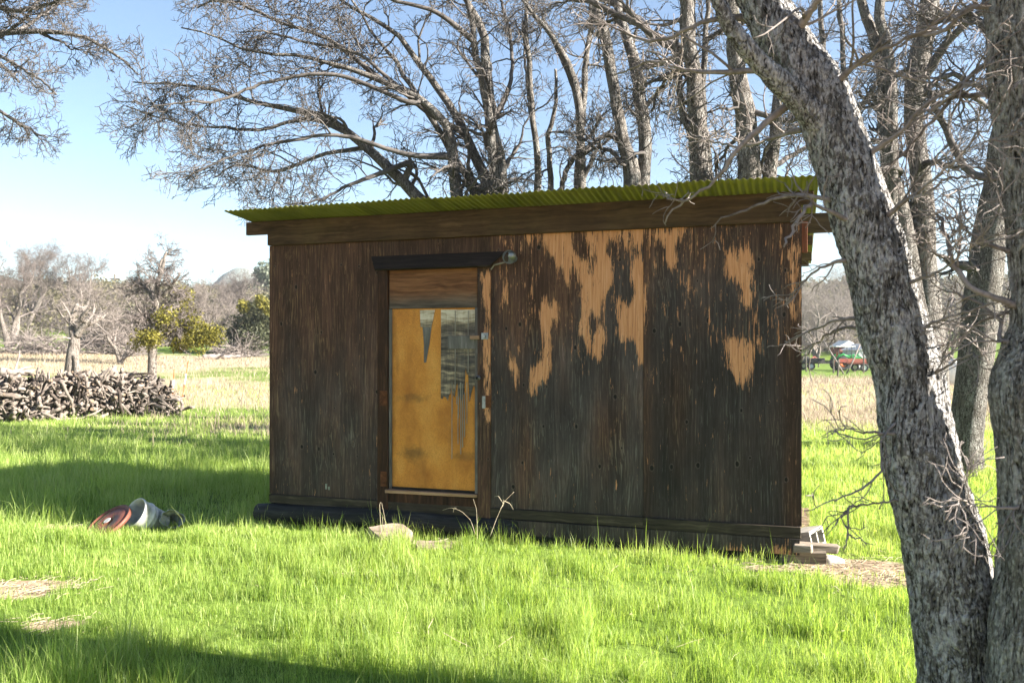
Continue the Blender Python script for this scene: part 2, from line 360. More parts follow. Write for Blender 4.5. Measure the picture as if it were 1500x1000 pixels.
M['bark_back'] = mk_bark("pale_oak_bark", (.013, .0115, .010), (.098, .087, .078), (.34, .325, .305), 40, 11, .55, .06, .018)
M['bark_far'] = mk_bark("weathered_grey_bark", (.03, .025, .022), (.13, .11, .095), (.27, .25, .23), 20, 6, .6, 0, .02)
def mk_twig(name, a, b, moss=0):
    t = NT(name); o = t.obj(); n = t.noise(o, 3.0, 3); n2 = t.noise(o, 40.0, 2)
    c = t.ramp(t.ma('ADD', t.ma('MULTIPLY', n, .6), t.ma('MULTIPLY', n2, .4)), [(.35, a), (.65, b)])
    if moss: c = t.mix(t.mr(t.noise(o, 1.5, 4), .5, .7, 0, moss), c, (.07, .07, .02))
    return t.done(t.bsdf(c, .85, spec=.2))
M['twig_near'] = mk_twig("near_twig_bark", (.085, .072, .066), (.30, .26, .24), .08)
M['twig'] = mk_twig("twig_bark", (.045, .040, .038), (.13, .117, .110))
M['twig_far'] = mk_twig("far_twig_bark", (.10, .083, .078), (.20, .172, .16))
M['twig_dead'] = mk_twig("dead_brush", (.12, .10, .092), (.27, .235, .215))
def mk_leaf(name, a, b, c_):
    t = NT(name); o = t.pos(); n = t.noise(o, 1.2, 4); g = t.attr("tint")
    c = t.ramp(t.ma('ADD', t.ma('MULTIPLY', n, .5), t.ma('MULTIPLY', g, .5)), [(.25, a), (.5, b), (.8, c_)])
    return t.done(t.leafy(c, c, .35, .55, .3))
M['mistle'] = mk_leaf("mistletoe_leaf", (.06, .062, .010), (.15, .138, .020), (.27, .235, .045))
M['olive'] = mk_leaf("grey_green_scrub_leaf", (.075, .072, .036), (.15, .135, .075), (.22, .195, .12))
M['liveoak'] = mk_leaf("live_oak_leaf", (.03, .036, .018), (.065, .07, .036), (.11, .112, .06))
M['pine'] = mk_leaf("grey_pine_needles", (.09, .11, .075), (.15, .17, .12), (.22, .24, .18))
def mk_grass():
    t = NT("spring_grass"); g = t.attr("tint"); p = t.pos()
    n = t.noise(t.map(p, (1, 1, 0)), .8, 4, .6)
    f = t.ma('ADD', t.ma('MULTIPLY', g, .6), t.ma('MULTIPLY', n, .4))
    c = t.ramp(f, [(.12, (.040, .080, .014)), (.40, (.135, .215, .040)), (.66, (.29, .375, .10)), (.88, (.46, .50, .22)), (.97, (.46, .41, .19))])
    tc = t.ramp(f, [(.12, (.12, .22, .02)), (.5, (.38, .53, .06)), (.8, (.60, .68, .16)), (.97, (.5, .46, .2))])
    return t.done(t.leafy(c, tc, .5, .45, .35))
M['grass'] = mk_grass()
def mk_dry():
    t = NT("dry_straw_grass"); g = t.attr("tint")
    c = t.ramp(g, [(.1, (.18, .14, .10)), (.5, (.33, .265, .195)), (.8, (.43, .36, .27)), (.92, (.27, .30, .11))])
    return t.done(t.leafy(c, c, .35, .7, .2))
M['dry'] = mk_dry()
def mk_ground():
    t = NT("meadow_ground"); p = t.pos(); n = t.noise(t.map(p, (1, 1, 0)), .35, 6, .62); f = t.noise(t.map(p, (1, 1, 0)), 7.0, 5, .7)
    gr = t.ramp(t.ma('ADD', t.ma('MULTIPLY', n, .5), t.ma('MULTIPLY', f, .5)), [(.3, (.045, .070, .012)), (.5, (.10, .155, .025)), (.7, (.17, .22, .045))])
    st = t.ramp(f, [(.3, (.16, .13, .085)), (.5, (.29, .24, .16)), (.7, (.38, .33, .23))])
    di = t.ramp(f, [(.3, (.10, .07, .045)), (.5, (.24, .175, .12)), (.7, (.38, .30, .215))])
    c = t.mix(t.mr(t.ma('ADD', t.attr("straw"), t.ma('MULTIPLY', t.ma('SUBTRACT', n, .5), .9)), .3, .7), gr, st)
    c = t.mix(t.mr(t.ma('ADD', t.attr("dirt"), t.ma('MULTIPLY', t.ma('SUBTRACT', f, .5), .7)), .35, .65), c, di)
    return t.done(t.bsdf(c, .95, t.bump(f, .7, .03), spec=.1))
M['ground'] = mk_ground()
M['mountain'] = mk_plain("haze_tinted_scrub", (.12, .14, .13), (.20, .22, .21), .02, .95, 0)  # distance haze painted as a cool tint; the ridge lies beyond the haze box

# ------------------------------------------------------------------ fields used by ground and grass
A_ = -math.atan2(.3166, .9485)
R0 = np.array((2.243, 6.592)); RX = np.array((.9485, -.3166)); NY = np.array((.3166, .9485))
def shed_local(x, y):
    dx = x-R0[0]; dy = y-R0[1]; return dx*RX[0]+dy*RX[1], dx*NY[0]+dy*NY[1]
def to_world(u, v): return R0+u*RX+v*NY
def straw_f(x, y):
    k = x/np.maximum(y, 1)
    right = sstep(15.5, 20, y)*(1-sstep(44, 54, y))*sstep(.16, .26, k)
    left = sstep(21, 27, y)*(1-sstep(56, 70, y))*(1-sstep(-.15, -.05, k))*(.30+.55*sstep(.3, .7, fbm(x*.09, y*.09, seed=61, oct=3)))
    mid = sstep(15, 22, y)*(1-sstep(50, 60, y))*sstep(-.2, -.05, k)*(1-sstep(.15, .3, k))*.6
    left2 = .85*np.exp(-(((x+5.0)/3.2)**2+((y-18.5)/2.6)**2))
    return np.clip(np.maximum(np.maximum(right, left), np.maximum(mid, left2)), 0, 1)
DIRT = [(P(45, 862, 6.0)[0], 5.98, .42, .14), (P(85, 915, 5.15)[0], 5.12, .22, .10), (P(1262, 838, 6.3)[0], 6.45, .55, .30), (P(1300, 855, 6.0)[0], 6.05, .4, .2),
        (P(500, 847, 6.2)[0], 6.2, .12, .05), (P(1130, 835, 6.3)[0], 6.4, .25, .10), (P(640, 795, 7.2)[0], 7.25, .25, .1), (P(90, 775, 7.9)[0], 7.9, .25, .1), (P(5, 880, 5.6)[0], 5.75, .3, .12)]
def dirt_f(x, y):
    d = np.zeros_like(np.asarray(x, float))
    for cx, cy, rx, ry in DIRT: d = np.maximum(d, np.exp(-(((x-cx)/rx)**2+((y-cy)/ry)**2)**1.5))
    u, v = shed_local(x, y)
    d = np.maximum(d, ((u > -4.9) & (u < .1) & (v > -.05) & (v < 2.5))*1.0)
    return np.maximum(d, sstep(2.5, 1.4, np.asarray(y, float)))  # bare ground added behind the camera, unseen, to warm the bounced light

# ------------------------------------------------------------------ ground
def make_ground():
    ys = np.concatenate([-np.geomspace(60, 1, 14), np.linspace(0, 3, 10)[1:], np.linspace(3, 12, 110)[1:], np.geomspace(12, 60, 120)[1:], np.geomspace(60, 400, 90)[1:], np.geomspace(400, 6000, 24)[1:]])
    k = np.concatenate([np.linspace(-4, -.75, 30)[:-1], np.linspace(-.75, .75, 150), np.linspace(.75, 4, 30)[1:]])
    KK, YY = np.meshgrid(k, ys); XX = KK*np.maximum(np.abs(YY)*1.0, 7.0)
    ZZ = ground_z(XX, YY) ; ZZ = np.where(YY > 1500, -40, ZZ)
    n, m = XX.shape; i = np.arange(n-1)[:, None]; j = np.arange(m-1)[None]
    Q = np.stack([i*m+j, i*m+j+1, (i+1)*m+j+1, (i+1)*m+j], -1).reshape(-1, 4)
    V = np.stack([XX, YY, ZZ], -1).reshape(-1, 3)
    me = mesh_from("ground", V, [Q], {"straw": straw_f(V[:, 0], V[:, 1]), "dirt": dirt_f(V[:, 0], V[:, 1])}, True)
    tag(link("ground", me, M['ground']), kind='structure')
make_ground()
def make_mountain():
    xs = np.linspace(-2600, 2600, 120); V = []; rows = 7
    for r in range(rows):
        f = r/(rows-1); yy = 2300+f*900
        hgt = (60+215*np.exp(-((xs+880)/170)**2)+165*np.exp(-((xs-1000)/700)**2)+30*fbm(xs*.006, xs*0, seed=3)+12*fbm(xs*.03, xs*0+f*3, seed=4))*sstep(0, .55, f)
        V.append(np.stack([xs, np.full_like(xs, yy), hgt-30*(1-f)], -1))
    V = np.array(V); n, m = V.shape[:2]; i = np.arange(n-1)[:, None]; j = np.arange(m-1)[None]
    Q = np.stack([i*m+j, i*m+j+1, (i+1)*m+j+1, (i+1)*m+j], -1).reshape(-1, 4)
    tag(link("mountain", mesh_from("mountain", V.reshape(-1, 3), [Q], None, True), M['mountain']), kind='structure')
make_mountain()

# ------------------------------------------------------------------ grass
def blades(x, y, h, w, rs, lean=.35):
    n = len(x); z = ground_z(x, y)-.01; a = rs.uniform(0, 2*PI, n); fa = rs.uniform(0, 2*PI, n)
    ln = np.abs(rs.normal(0, lean, n))+.05
    dx, dy = np.cos(a)*ln*h, np.sin(a)*ln*h
    wx, wy = np.cos(fa)*w/2, np.sin(fa)*w/2
    B = np.stack([x, y, z], -1); W = np.stack([wx, wy, np.zeros(n)], -1)
    mid = B+np.stack([dx*.3, dy*.3, h*.55], -1); tip = B+np.stack([dx, dy, h*np.sqrt(np.clip(1-ln**2*.6, .15, 1))], -1)
    V = np.stack([B-W, B+W, mid+W*.8, mid-W*.8, tip], 1).reshape(-1, 3)
    o = np.arange(n)[:, None]*5
    return V, o+np.array([[0, 1, 2, 3]]), o+np.array([[3, 2, 4]])
def grass_obj(name, zones, m, keep, hf, wf, tf, seed, lean=.35):
    rs = np.random.default_rng(seed); Vs, Qs, Ts, tn = [], [], [], []; n0 = 0
    for (y0, y1, dens, k0, k1) in zones:
        ar = (y1*y1-y0*y0)/2*(k1-k0); n = int(ar*dens)
        y = np.sqrt(rs.uniform(y0*y0, y1*y1, n)); x = rs.uniform(k0, k1, n)*y
        kp = rs.uniform(0, 1, n) < keep(x, y); x, y = x[kp], y[kp]
        V, Q, T = blades(x, y, hf(x, y, rs), wf(x, y, rs), rs, lean)
        Vs.append(V); Qs.append(Q+n0); Ts.append(T+n0); n0 += len(V); tn.append(np.repeat(tf(x, y, rs), 5))
    me = mesh_from(name, np.vstack(Vs), [np.vstack(Qs), np.vstack(Ts)], {"tint": np.concatenate(tn)}, True)
    return tag(link(name, me, m), kind='stuff')
def keep_green(x, y):
    u, v = shed_local(x, y); ins = (u > -4.86) & (u < .02) & (v > -.03) & (v < 2.46)
    cl = np.clip(.30+1.15*sstep(.32, .68, fbm(x*7.5, y*7.5, seed=33, oct=2)), 0, 1); cl = np.where(y < 10, cl, 1)
    return cl*np.where(ins, 0, 1-.93*sstep(.25, .7, dirt_f(x, y)+.4*(fbm(x*5, y*5, seed=31)-.5)))*(1-.85*straw_f(x, y))
def h_green(x, y, rs):
    b = .045+.065*sstep(.3, .75, fbm(x*.9, y*.9, seed=21))+.06*sstep(.45, .8, fbm(x*2.6, y*2.6, seed=22))
    u, v = shed_local(x, y)
    b = b*(1-.25*np.exp(-((v+.1)/.3)**2)*((u > -5) & (u < .2)))
    b = b*(1-.4*sstep(.05, .5, dirt_f(x, y))); b = b*np.where((x < -.2*y) & (y > 8.0) & (y < 16), 1.4, 1)
    b = b*(.72+.62*sstep(.35, .72, fbm(x*5.5, y*5.5, seed=24, oct=2)))
    u_ = rs.uniform(0, 1, len(x)); b = b*np.where(u_ < .03, 1.45, 1)+.07*np.exp(-((v+.12)/.16)**2)*((u > -5) & (u < .1))*(u_ > .8)
    b = b*(1+.55*sstep(-.1, -1.2, x)*(y < 5.2)*sstep(.4, .7, fbm(x*2.2, y*2.2, seed=26)))
    return b*rs.lognormal(0, .33, len(x))
def w_green(x, y, rs): return (.0026+.00040*np.maximum(y-3, 0))*rs.uniform(.6, 1.35, len(x))
def t_green(x, y, rs): return np.clip(.20+.36*fbm(x*.7, y*.7, seed=41)+.28*fbm(x*4, y*4, seed=43, oct=2)+rs.normal(0, .23, len(x))+.03*np.clip(y-4, 0, 6)+.45*(rs.uniform(0, 1, len(x)) < .035), 0, 1)
grass_obj("grass", [(2.6, 5.0, 8500, -.66, .66), (5.0, 8.0, 5600, -.64, .64), (8.0, 12, 2300, -.64, .64), (12, 20, 760, -.64, .64), (20, 40, 110, -.64, .64)],
          M['grass'], keep_green, h_green, w_green, t_green, 101)
def keep_dry(x, y): return np.clip(straw_f(x, y)*1.0+.02, 0, 1)*((np.abs(x/y) > .2) | (y > 13))
grass_obj("dry_grass", [(14, 24, 120, -.64, .64), (24, 60, 34, -.64, .64)], M['dry'], keep_dry,
          lambda x, y, rs: (.08+.18*fbm(x*.5, y*.5, seed=51))*rs.lognormal(0, .3, len(x)), lambda x, y, rs: (.004+.00045*y)*rs.uniform(.6, 1.3, len(x)),
          lambda x, y, rs: np.clip(rs.normal(.5, .2, len(x)), 0, 1), 102, .5)
def make_litter():
    rs = np.random.default_rng(77); mb = MB()
    for cx, cy, rx, ry in DIRT:
        for _ in range(int(240*rx*ry/.12)+12):
            x = cx+rs.normal(0, rx*.75); y = cy+rs.normal(0, ry*.85)
            u, v = shed_local(x, y)
            if -4.9 < u < .1 and v > -.1: continue
            a = rs.uniform(0, PI); L = rs.uniform(.03, .16); z = float(ground_z(x, y))+rs.uniform(.0, .02)
            d = np.array((math.cos(a), math.sin(a), rs.normal(0, .12)))*L/2; c = np.array((x, y, z))
            mb.tube([c-d, c+rs.normal(0, .008, 3), c+d], rs.uniform(.001, .0026), 4)
    for _ in range(55):
        y = rs.uniform(4.2, 10); x = rs.uniform(-.3, .55)*y; u, v = shed_local(x, y)
        if -4.9 < u < .15 and v > -.15: continue
        a = rs.uniform(0, PI); L = rs.uniform(.05, .22); z = float(ground_z(x, y))+rs.uniform(.02, .08); d = np.array((math.cos(a), math.sin(a), rs.normal(0, .35)))*L/2; c = np.array((x, y, z))
        mb.tube([c-d, c+rs.normal(0, .012, 3), c+d], rs.uniform(.0009, .002), 4)
    tag(mb.build("twig_litter", M['straw']), kind='stuff')
make_litter()

# ------------------------------------------------------------------ the shed
ZB, ZH, ZT = .292, 2.657, 2.888           # bottom of siding, bottom and top of header board
def fac(px, py, off=0.0):                # photo pixel on the front wall (moved forward by off) -> local x, z
    k = (px-750)/F; x0 = R0[0]-off*NY[0]; y0 = R0[1]-off*NY[1]
    u = (y0*k-x0)/(RX[0]-k*RX[1]); Y = y0+u*RX[1]
    return u, EYE+(513-py)/F*Y
shed = empty("shed", (R0[0], R0[1], 0), "small weathered plywood shed with a green corrugated roof and a yellow door", "shed", A_)

def inpoly(x, y, poly):
    r = np.zeros(x.shape, bool); n = len(poly)
    for i in range(n):
        (x1, y1), (x2, y2) = poly[i], poly[(i+1) % n]
        c = ((y1 > y) != (y2 > y)) & (x < (x2-x1)*(y-y1)/(y2-y1+1e-12)+x1); r ^= c
    return r
def C7(pts): return [fac(720+a/3.26, 320+b/3.26) for a, b in pts]
PEEL = [(1.0, C7([(240,78),(300,72),(388,68),(386,290),(345,312),(335,250),(300,190),(260,150)])),
    (.86, C7([(430,66),(727,58),(727,130),(640,150),(620,90),(560,120),(545,180),(500,190),(470,150),(455,100)])),
    (1.0, C7([(395,195),(465,195),(475,300),(500,230),(510,165),(560,170),(580,260),(552,370),(525,390),(520,460),(535,560),(537,672),(478,678),(455,600),(425,560),(430,480),(435,420),(410,290)])),
    (-1.0, C7([(472,470),(512,460),(506,560),(485,605),(470,540)])),
    (1.0, C7([(660,160),(727,190),(728,360),(727,710),(700,690),(690,600),(670,560),(640,605),(610,560),(600,450),(580,380),(620,390),(650,430),(680,390),(700,360),(665,280)])),
    (1.0, C7([(255,350),(270,400),(320,390),(345,395),(310,490),(285,480),(275,600),(292,690),(288,750),(265,835),(255,740),(235,800),(190,890),(178,770),(190,700),(240,690),(245,560),(228,480)])),
    (.9, C7([(58,300),(80,300),(78,405),(58,390)])), (.95, C7([(104,650),(130,690),(126,875),(106,855)])), (.9, C7([(84,650),(97,650),(94,725),(84,720)])),
    (.8, C7([(52,88),(92,88),(92,130),(56,135)])), (.8, C7([(165,82),(205,80),(200,120),(170,125)])), (.85, C7([(190,405),(210,405),(208,465),(192,455)])),
    (1.0, C7([(1100,150),(1243,138),(1243,280),(1238,440),(1200,430),(1190,330),(1150,290),(1120,250)])),
    (1.0, C7([(1122,565),(1170,572),(1210,582),(1243,570),(1240,845),(1210,790),(1160,780),(1128,690)])),
    (.8, C7([(1038,475),(1057,478),(1052,545),(1040,540)])), (.85, C7([(1080,545),(1112,528),(1104,590),(1086,580)])), (.62, C7([(1245,440),(1272,440),(1268,690),(1248,690)])),
    (.62, C7([(1418,130),(1472,130),(1472,520),(1430,480)])), (.8, C7([(745,58),(965,55),(890,105),(884,222),(835,240),(824,100),(760,112)])),
    (.7, C7([(890,280),(940,270),(935,400),(900,330)])), (.6, C7([(1340,460),(1362,460),(1358,540),(1342,530)]))]
PATCH_LOW = [(1.0, [fac(1068,796), fac(1085,800), fac(1108,803), fac(1110,812), fac(1060,806)]), (.9, [fac(1130,800), fac(1150,798), fac(1168,808), fac(1168,812), fac(1135,811)])]
def blur(a, k):
    for _ in range(k):
        p = np.pad(a, 1, mode='edge'); a = (p[:-2, 1:-1]+p[2:, 1:-1]+p[1:-1, :-2]+p[1:-1, 2:]+4*p[1:-1, 1:-1])/8
    return a
def blurz(a, k):
    for _ in range(k):
        p = np.pad(a, ((1, 1), (0, 0)), mode='edge'); a = (p[:-2]+p[2:]+2*a)/4
    return a
def panel(u0, u1, z0, z1, tone, dark, y=0.0, thick=.013, seed=0, label=None, step=.011):
    nx = max(2, int((u1-u0)/step)); nz = max(2, int((z1-z0)/step))
    U, Z = np.meshgrid(np.linspace(u0, u1, nx), np.linspace(z0, z1, nz))
    pe = -.42+.26*(U > -2.5)*sstep(1.1, 2.0, Z)
    for w, pl in PEEL:
        i = inpoly(U, Z, pl)
        pe = np.where(i, np.maximum(pe, 1.10*w) if w > 0 else -.3, pe)
    kb = max(3, int(7*.011/step)); pe = blurz(blur(pe, int(16*(.011/step)**2)), kb*3)+.06*sstep(1.5, 2.6, Z)*(U > -2.6)
    tn = tone(U, Z); dk = dark(U, Z); kn = np.zeros(U.shape); rs = np.random.default_rng(seed)
    for row in np.arange(z0+.42, z1, .56):
        for uu in np.arange(u0+.10, u1, .21):
            a, b = uu+rs.normal(0, .05), row+rs.normal(0, .09); r = rs.uniform(.009, .02)
            if rs.uniform() < .75: kn = np.maximum(kn, 1-sstep(.5, 1.3, np.hypot((U-a)/r, (Z-b)/(r*1.5))))
    off = .004*(fbm(U*1.3, Z*1.3, seed=seed+5)-.5)
    n = nx*nz; Vf = np.stack([U, y-thick+off, Z], -1).reshape(-1, 3); Vb = np.stack([U, y+0*U, Z], -1).reshape(-1, 3)
    i = np.arange(nz-1)[:, None]; j = np.arange(nx-1)[None]
    q = np.stack([i*nx+j, i*nx+j+1, (i+1)*nx+j+1, (i+1)*nx+j], -1).reshape(-1, 4)
    e = []
    for a in range(nx-1): e += [[a, n+a, n+a+1, a+1], [(nz-1)*nx+a, (nz-1)*nx+a+1, n+(nz-1)*nx+a+1, n+(nz-1)*nx+a]]
    for a in range(nz-1): e += [[a*nx, (a+1)*nx, n+(a+1)*nx, n+a*nx], [a*nx+nx-1, n+a*nx+nx-1, n+(a+1)*nx+nx-1, (a+1)*nx+nx-1]]
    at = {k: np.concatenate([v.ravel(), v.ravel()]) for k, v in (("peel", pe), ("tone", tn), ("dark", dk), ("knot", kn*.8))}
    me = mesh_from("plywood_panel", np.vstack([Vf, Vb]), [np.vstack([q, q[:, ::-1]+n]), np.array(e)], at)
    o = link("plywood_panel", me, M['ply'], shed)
    if label: o["label"] = label
    return o
def G(U, Z, cx, cz, rx, rz): return np.exp(-((U-cx)/rx)**2-((Z-cz)/rz)**2)
DL, DR = -3.649, -2.554                   # outer edges of the door casing
tone_l = lambda U, Z: np.clip(.42+.5*sstep(1.0, 2.2, Z)+.3*np.exp(-((U+4.8)/.10)**2), 0, 1)
tone_m = lambda U, Z: np.clip(.22+.75*G(U, Z, -2.0, 2.2, .35, .45)+.55*G(U, Z, -2.35, 2.2, .25, .6)+.5*G(U, Z, -2.25, .8, .12, .5)+.5*G(U, Z, -1.5, 1.0, .14, .45)+.45*sstep(2.2, 2.6, Z), 0, 1)
tone_r = lambda U, Z: np.clip(.30+.4*sstep(2.0, 2.6, Z)+.45*G(U, Z, -.95, 1.2, .12, .5)+.6*np.exp(-((U+.05)/.08)**2)+.3*np.exp(-((U+1.2)/.06)**2), 0, 1)
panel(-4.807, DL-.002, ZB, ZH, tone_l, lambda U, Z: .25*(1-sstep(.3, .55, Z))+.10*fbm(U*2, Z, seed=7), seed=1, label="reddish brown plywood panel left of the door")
panel(DL, DR, 2.40, ZH, tone_l, lambda U, Z: .5+0*U, seed=2)
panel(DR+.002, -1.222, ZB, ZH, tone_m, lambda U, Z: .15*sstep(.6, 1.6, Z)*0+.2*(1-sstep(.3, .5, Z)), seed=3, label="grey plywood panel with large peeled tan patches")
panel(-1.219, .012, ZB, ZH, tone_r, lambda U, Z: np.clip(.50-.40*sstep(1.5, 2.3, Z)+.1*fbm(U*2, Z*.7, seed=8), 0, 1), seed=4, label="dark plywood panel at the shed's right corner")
# other walls, floor
MB().box((-.016, .006, .16), (-.002, 2.44, 2.88)).build("side_wall", M['trim'], shed)
MB().box((-4.80, .006, .16), (-4.786, 2.44, 2.88)).build("side_wall", M['trim'], shed)
MB().box((-4.78, 2.425, .16), (-.02, 2.44, 2.58)).build("back_wall", M['trim'], shed)
MB().box((-4.78, .02, .17), (-.02, 2.42, .23)).build("floor", M['black'], shed)
# header board, proud of the wall; left end juts past the corner
ul = fac(361, 340, .05)[0]
MB().prism([(ul, 2.765), (ul, ZT), (.10, ZT), (.10, 2.79), (.010, 2.785), (.010, ZH), (-4.80, ZH), (-4.80, 2.765)], -.058, -.016).build("header_board", M['header'], shed, bevel=.003)
# roof sheets
SL = -.105
def roof_z(v): return ZT+.008+SL*(v+.04)
def roof_sheet(u0, u1, dz, dv, seed):
    pitch = .052; nx = int((u1-u0)/pitch*10); vs = np.linspace(-.44+dv, 2.78, 26)
    U, Vv = np.meshgrid(np.linspace(u0, u1, nx), vs)
    Z = roof_z(Vv)+.0062*(.6+.8*fbm(U*1.7, Vv*2, seed=seed+3))*np.sin(U/pitch*2*PI)+dz+(.022*(fbm(U*.9, Vv*.9, seed=seed)-.5)+.016*(fbm(U*3.5, Vv*3, seed=seed+7)-.5))*np.exp(-((Vv+.4)/.5)**2)
    V = np.stack([U, Vv, Z], -1).reshape(-1, 3); n, m = U.shape; i = np.arange(n-1)[:, None]; j = np.arange(m-1)[None]
    Q = np.stack([i*m+j, i*m+j+1, (i+1)*m+j+1, (i+1)*m+j], -1).reshape(-1, 4)
    o = link("roof_sheet", mesh_from("roof_sheet", V, [Q], None, True), M['roof'], shed)
    s = o.modifiers.new("thickness", 'SOLIDIFY'); s.thickness = .0025
edges = [-5.0, -4.32, -3.62, -2.95, -2.06, -1.36, -.62, .13]
for i in range(7): roof_sheet(edges[i]-(.05 if i else 0), edges[i+1], .004*(i % 2)+.001*i*0, [.0, .008, -.006, .005, -.008, .006, 0][i], 60+i)
for v, ur, hh in ((.60, .268, .165), (1.38, .12, .09), (2.10, .125, .09), (2.38, .10, .09)):
    zt = roof_z(v)-.018; MB().box((-4.95, v-.02, zt-hh), (ur, v+.02, zt)).build("purlin", M['purlin'], shed, bevel=.003)
MB().box((.013, .0, 2.42), (.055, .045, 2.66)).build("corner_trim", M['redtrim'], shed, bevel=.003)
# bottom trim, rim board, skid
MB().box((-4.80, -.030, .205), (-1.222, .0, ZB-.003), jit=.002).build("trim_board", M['trim'], shed, bevel=.004)
MB().box((-1.218, -.036, .200), (.006, .0, ZB-.003), jit=.002).build("trim_board", M['trim'], shed, bevel=.004)["label"] = "trim board with a tan weathered upper edge"
def rimboard():
    o = panel(-2.4, -.004, .075, .197, lambda U, Z: .2+0*U, lambda U, Z: .35+0*U, y=-.012, thick=.03, seed=9)
    return o
PEEL += PATCH_LOW
o = rimboard(); o.name = "rim_board"
pts = [(u, -.03+.012*math.sin(u*2.1), .115+.008*math.sin(u*3)) for u in np.linspace(-4.93, -2.3, 22)]
mb = MB(); mb.tube(pts, [.095*(1 if 0 < i < 21 else .86) for i in range(22)], 14); mb.build("skid", M['skid'], shed, True)
MB().box((-2.32, -.005, .02), (-.03, .05, .072), jit=.003).build("skid", M['skid'], shed)
# door
door = empty("door", (0, 0, 0), None, None); door.parent = shed; door.location = (0, 0, 0)
def strip(px0, px1, py0, py1, y0, y1, name, m, parent, bev=.002):
    (u0, z1) = fac(px0, py0, -y0); (u1, _) = fac(px1, py0, -y0); (_, z0) = fac((px0+px1)/2, py1, -y0)
    return MB().box((u0, y0, z0), (u1, y1, z1)).build(name, m, parent, bevel=bev)
cl = MB().box((DL, -.034, .20), (DL+.105, .0, 2.398), jit=.0015).build("door_casing", M['casing'], shed, bevel=.003)
PEEL_C = [(1.0, [fac(706, 400), fac(719, 395), fac(719, 560), fac(712, 570), fac(708, 520), fac(712, 470)]), (.85, [fac(709, 575), fac(719, 560), fac(719, 615), (fac(715, 630))])]
old = list(PEEL); PEEL[:] = PEEL_C
cr = panel(DR-.118, DR, .20, 2.398, lambda U, Z: .75+0*U, lambda U, Z: .25+0*U, y=0, thick=.034, seed=12, step=.008); cr.name = "door_casing"; cr["label"] = "right door casing with paint worn to tan wood"
PEEL[:] = old
dl, dr = DL+.108, DR-.121
zb_, zt_ = .405, 2.385; zs = 2.035
MB().box((dl+.006, -.016, zs+.003), (dr-.006, .004, zt_)).build("top_panel", M['toppanel'], door, bevel=.002)
MB().box((dl+.030, -.004, zb_+.02), (dr-.030, .008, zs)).build("fibreboard", M['fibre'], door)
MB().box((dl+.003, -.018, zb_), (dl+.028, .002, zs-.001), jit=.0012).build("stile", M['greywood'], door, bevel=.002)
MB().box((dr-.028, -.018, zb_), (dr-.003, .002, zs-.001), jit=.0012).build("stile", M['greywood'], door, bevel=.002)
MB().box((dl+.03, -.014, zb_-.002), (dr-.03, .0, zb_+.018)).build("bottom_rail", M['hood'], door)
MB().box((dl-.02, -.052, zb_-.036), (dr-.0, -.001, zb_-.006), jit=.002).build("door_sill", M['pinkwood'], shed, bevel=.003)
MB().box((dl, -.026, .21), (dr, .0, zb_-.04), jit=.002).build("threshold_board", M['casing'], shed, bevel=.003)
MB().box((DL+.02, .012, .3), (DR-.02, .02, 2.42)).build("door_backing", M['black'], shed)
def sheet(pp, y0, y1, name, m, parent):
    pl = [fac(a, b, -y0) for a, b in pp]; return MB().prism(pl, y0, y1).build(name, m, parent)
sheet([(615, 454), (637, 454), (634, 470), (632, 479), (616, 479)], -.0085, -.005, "veneer_scrap", M['veneer'], door)
sheet([(619, 479), (632, 479), (629, 503), (624, 531), (621, 531), (621, 505)], -.0080, -.005, "veneer_scrap", M['veneer_dark'], door)
def ragged():
    rs = random.Random(5); pp = [(647, 454), (698, 453.5)]
    pp += [(698, 560), (695, 578), (692, 566), (690, 575)]
    x = 688
    for b in (584, 560, 590, 566, 600, 570, 588, 574, 597, 566, 584, 578, 583, 570): pp.append((x, b+rs.uniform(-3, 3))); x -= 2.7
    pp += [(648, 583), (645, 560), (646, 520), (645, 480)]
    return pp
rag = ragged()
# build the ragged sheet as vertical strips so that its outline stays true
def ragged_sheet():
    mb = MB(); top = 453.6; xs = np.linspace(646, 698, 27)
    rs = np.random.default_rng(9); bot = 574+7*np.sin(xs*.55)+rs.uniform(-9, 11, 27); bot[:5] = 582+rs.uniform(-3, 3, 5); bot[18:21] -= 26; bot[22:] -= 12
    for i in range(26):
        (ua, za) = fac(xs[i], top, .0075); (ub, zb) = fac(xs[i+1], top, .0075); zc = fac(xs[i], bot[i], .0075)[1]; zd = fac(xs[i+1], bot[i+1], .0075)[1]
        mb.add([(ua, -.0075, za), (ub, -.0075, zb), (ub, -.010-.004*rs.uniform(), zd), (ua, -.010-.004*rs.uniform(), zc),
                (ua, -.0045, za), (ub, -.0045, zb), (ub, -.0045, zd), (ua, -.0045, zc)], [[0, 3, 2, 1], [4, 5, 6, 7], [3, 7, 6, 2], [0, 4, 7, 3], [1, 2, 6, 5]])
    mb.build("veneer_sheet", M['veneer'], door)
ragged_sheet()
strip(656, 704, 492, 511, -.022, -.0125, "cross_strip", M['greywood'], door).data.materials[0] = M['veneer_dark']
def splinters():
    rs = np.random.default_rng(4); mb = MB()
    for px, y0, y1 in [(667, 455, 572), (664, 560, 606), (671, 565, 650), (675, 560, 665), (678, 562, 655), (681, 575, 640), (673, 575, 612), (669, 580, 592), (684, 560, 620), (662, 585, 672), (686, 455, 545)]:
        a = fac(px, y0, .016); b = fac(px+rs.uniform(-2, 2), y1, .016); w = rs.uniform(.003, .006)
        mb.box((min(a[0], b[0])-w/2, -.018-rs.uniform(0, .004), b[1]), (min(a[0], b[0])+w/2, -.0126, a[1]))
    mb.build("splinters", M['splint'], door)
splinters()
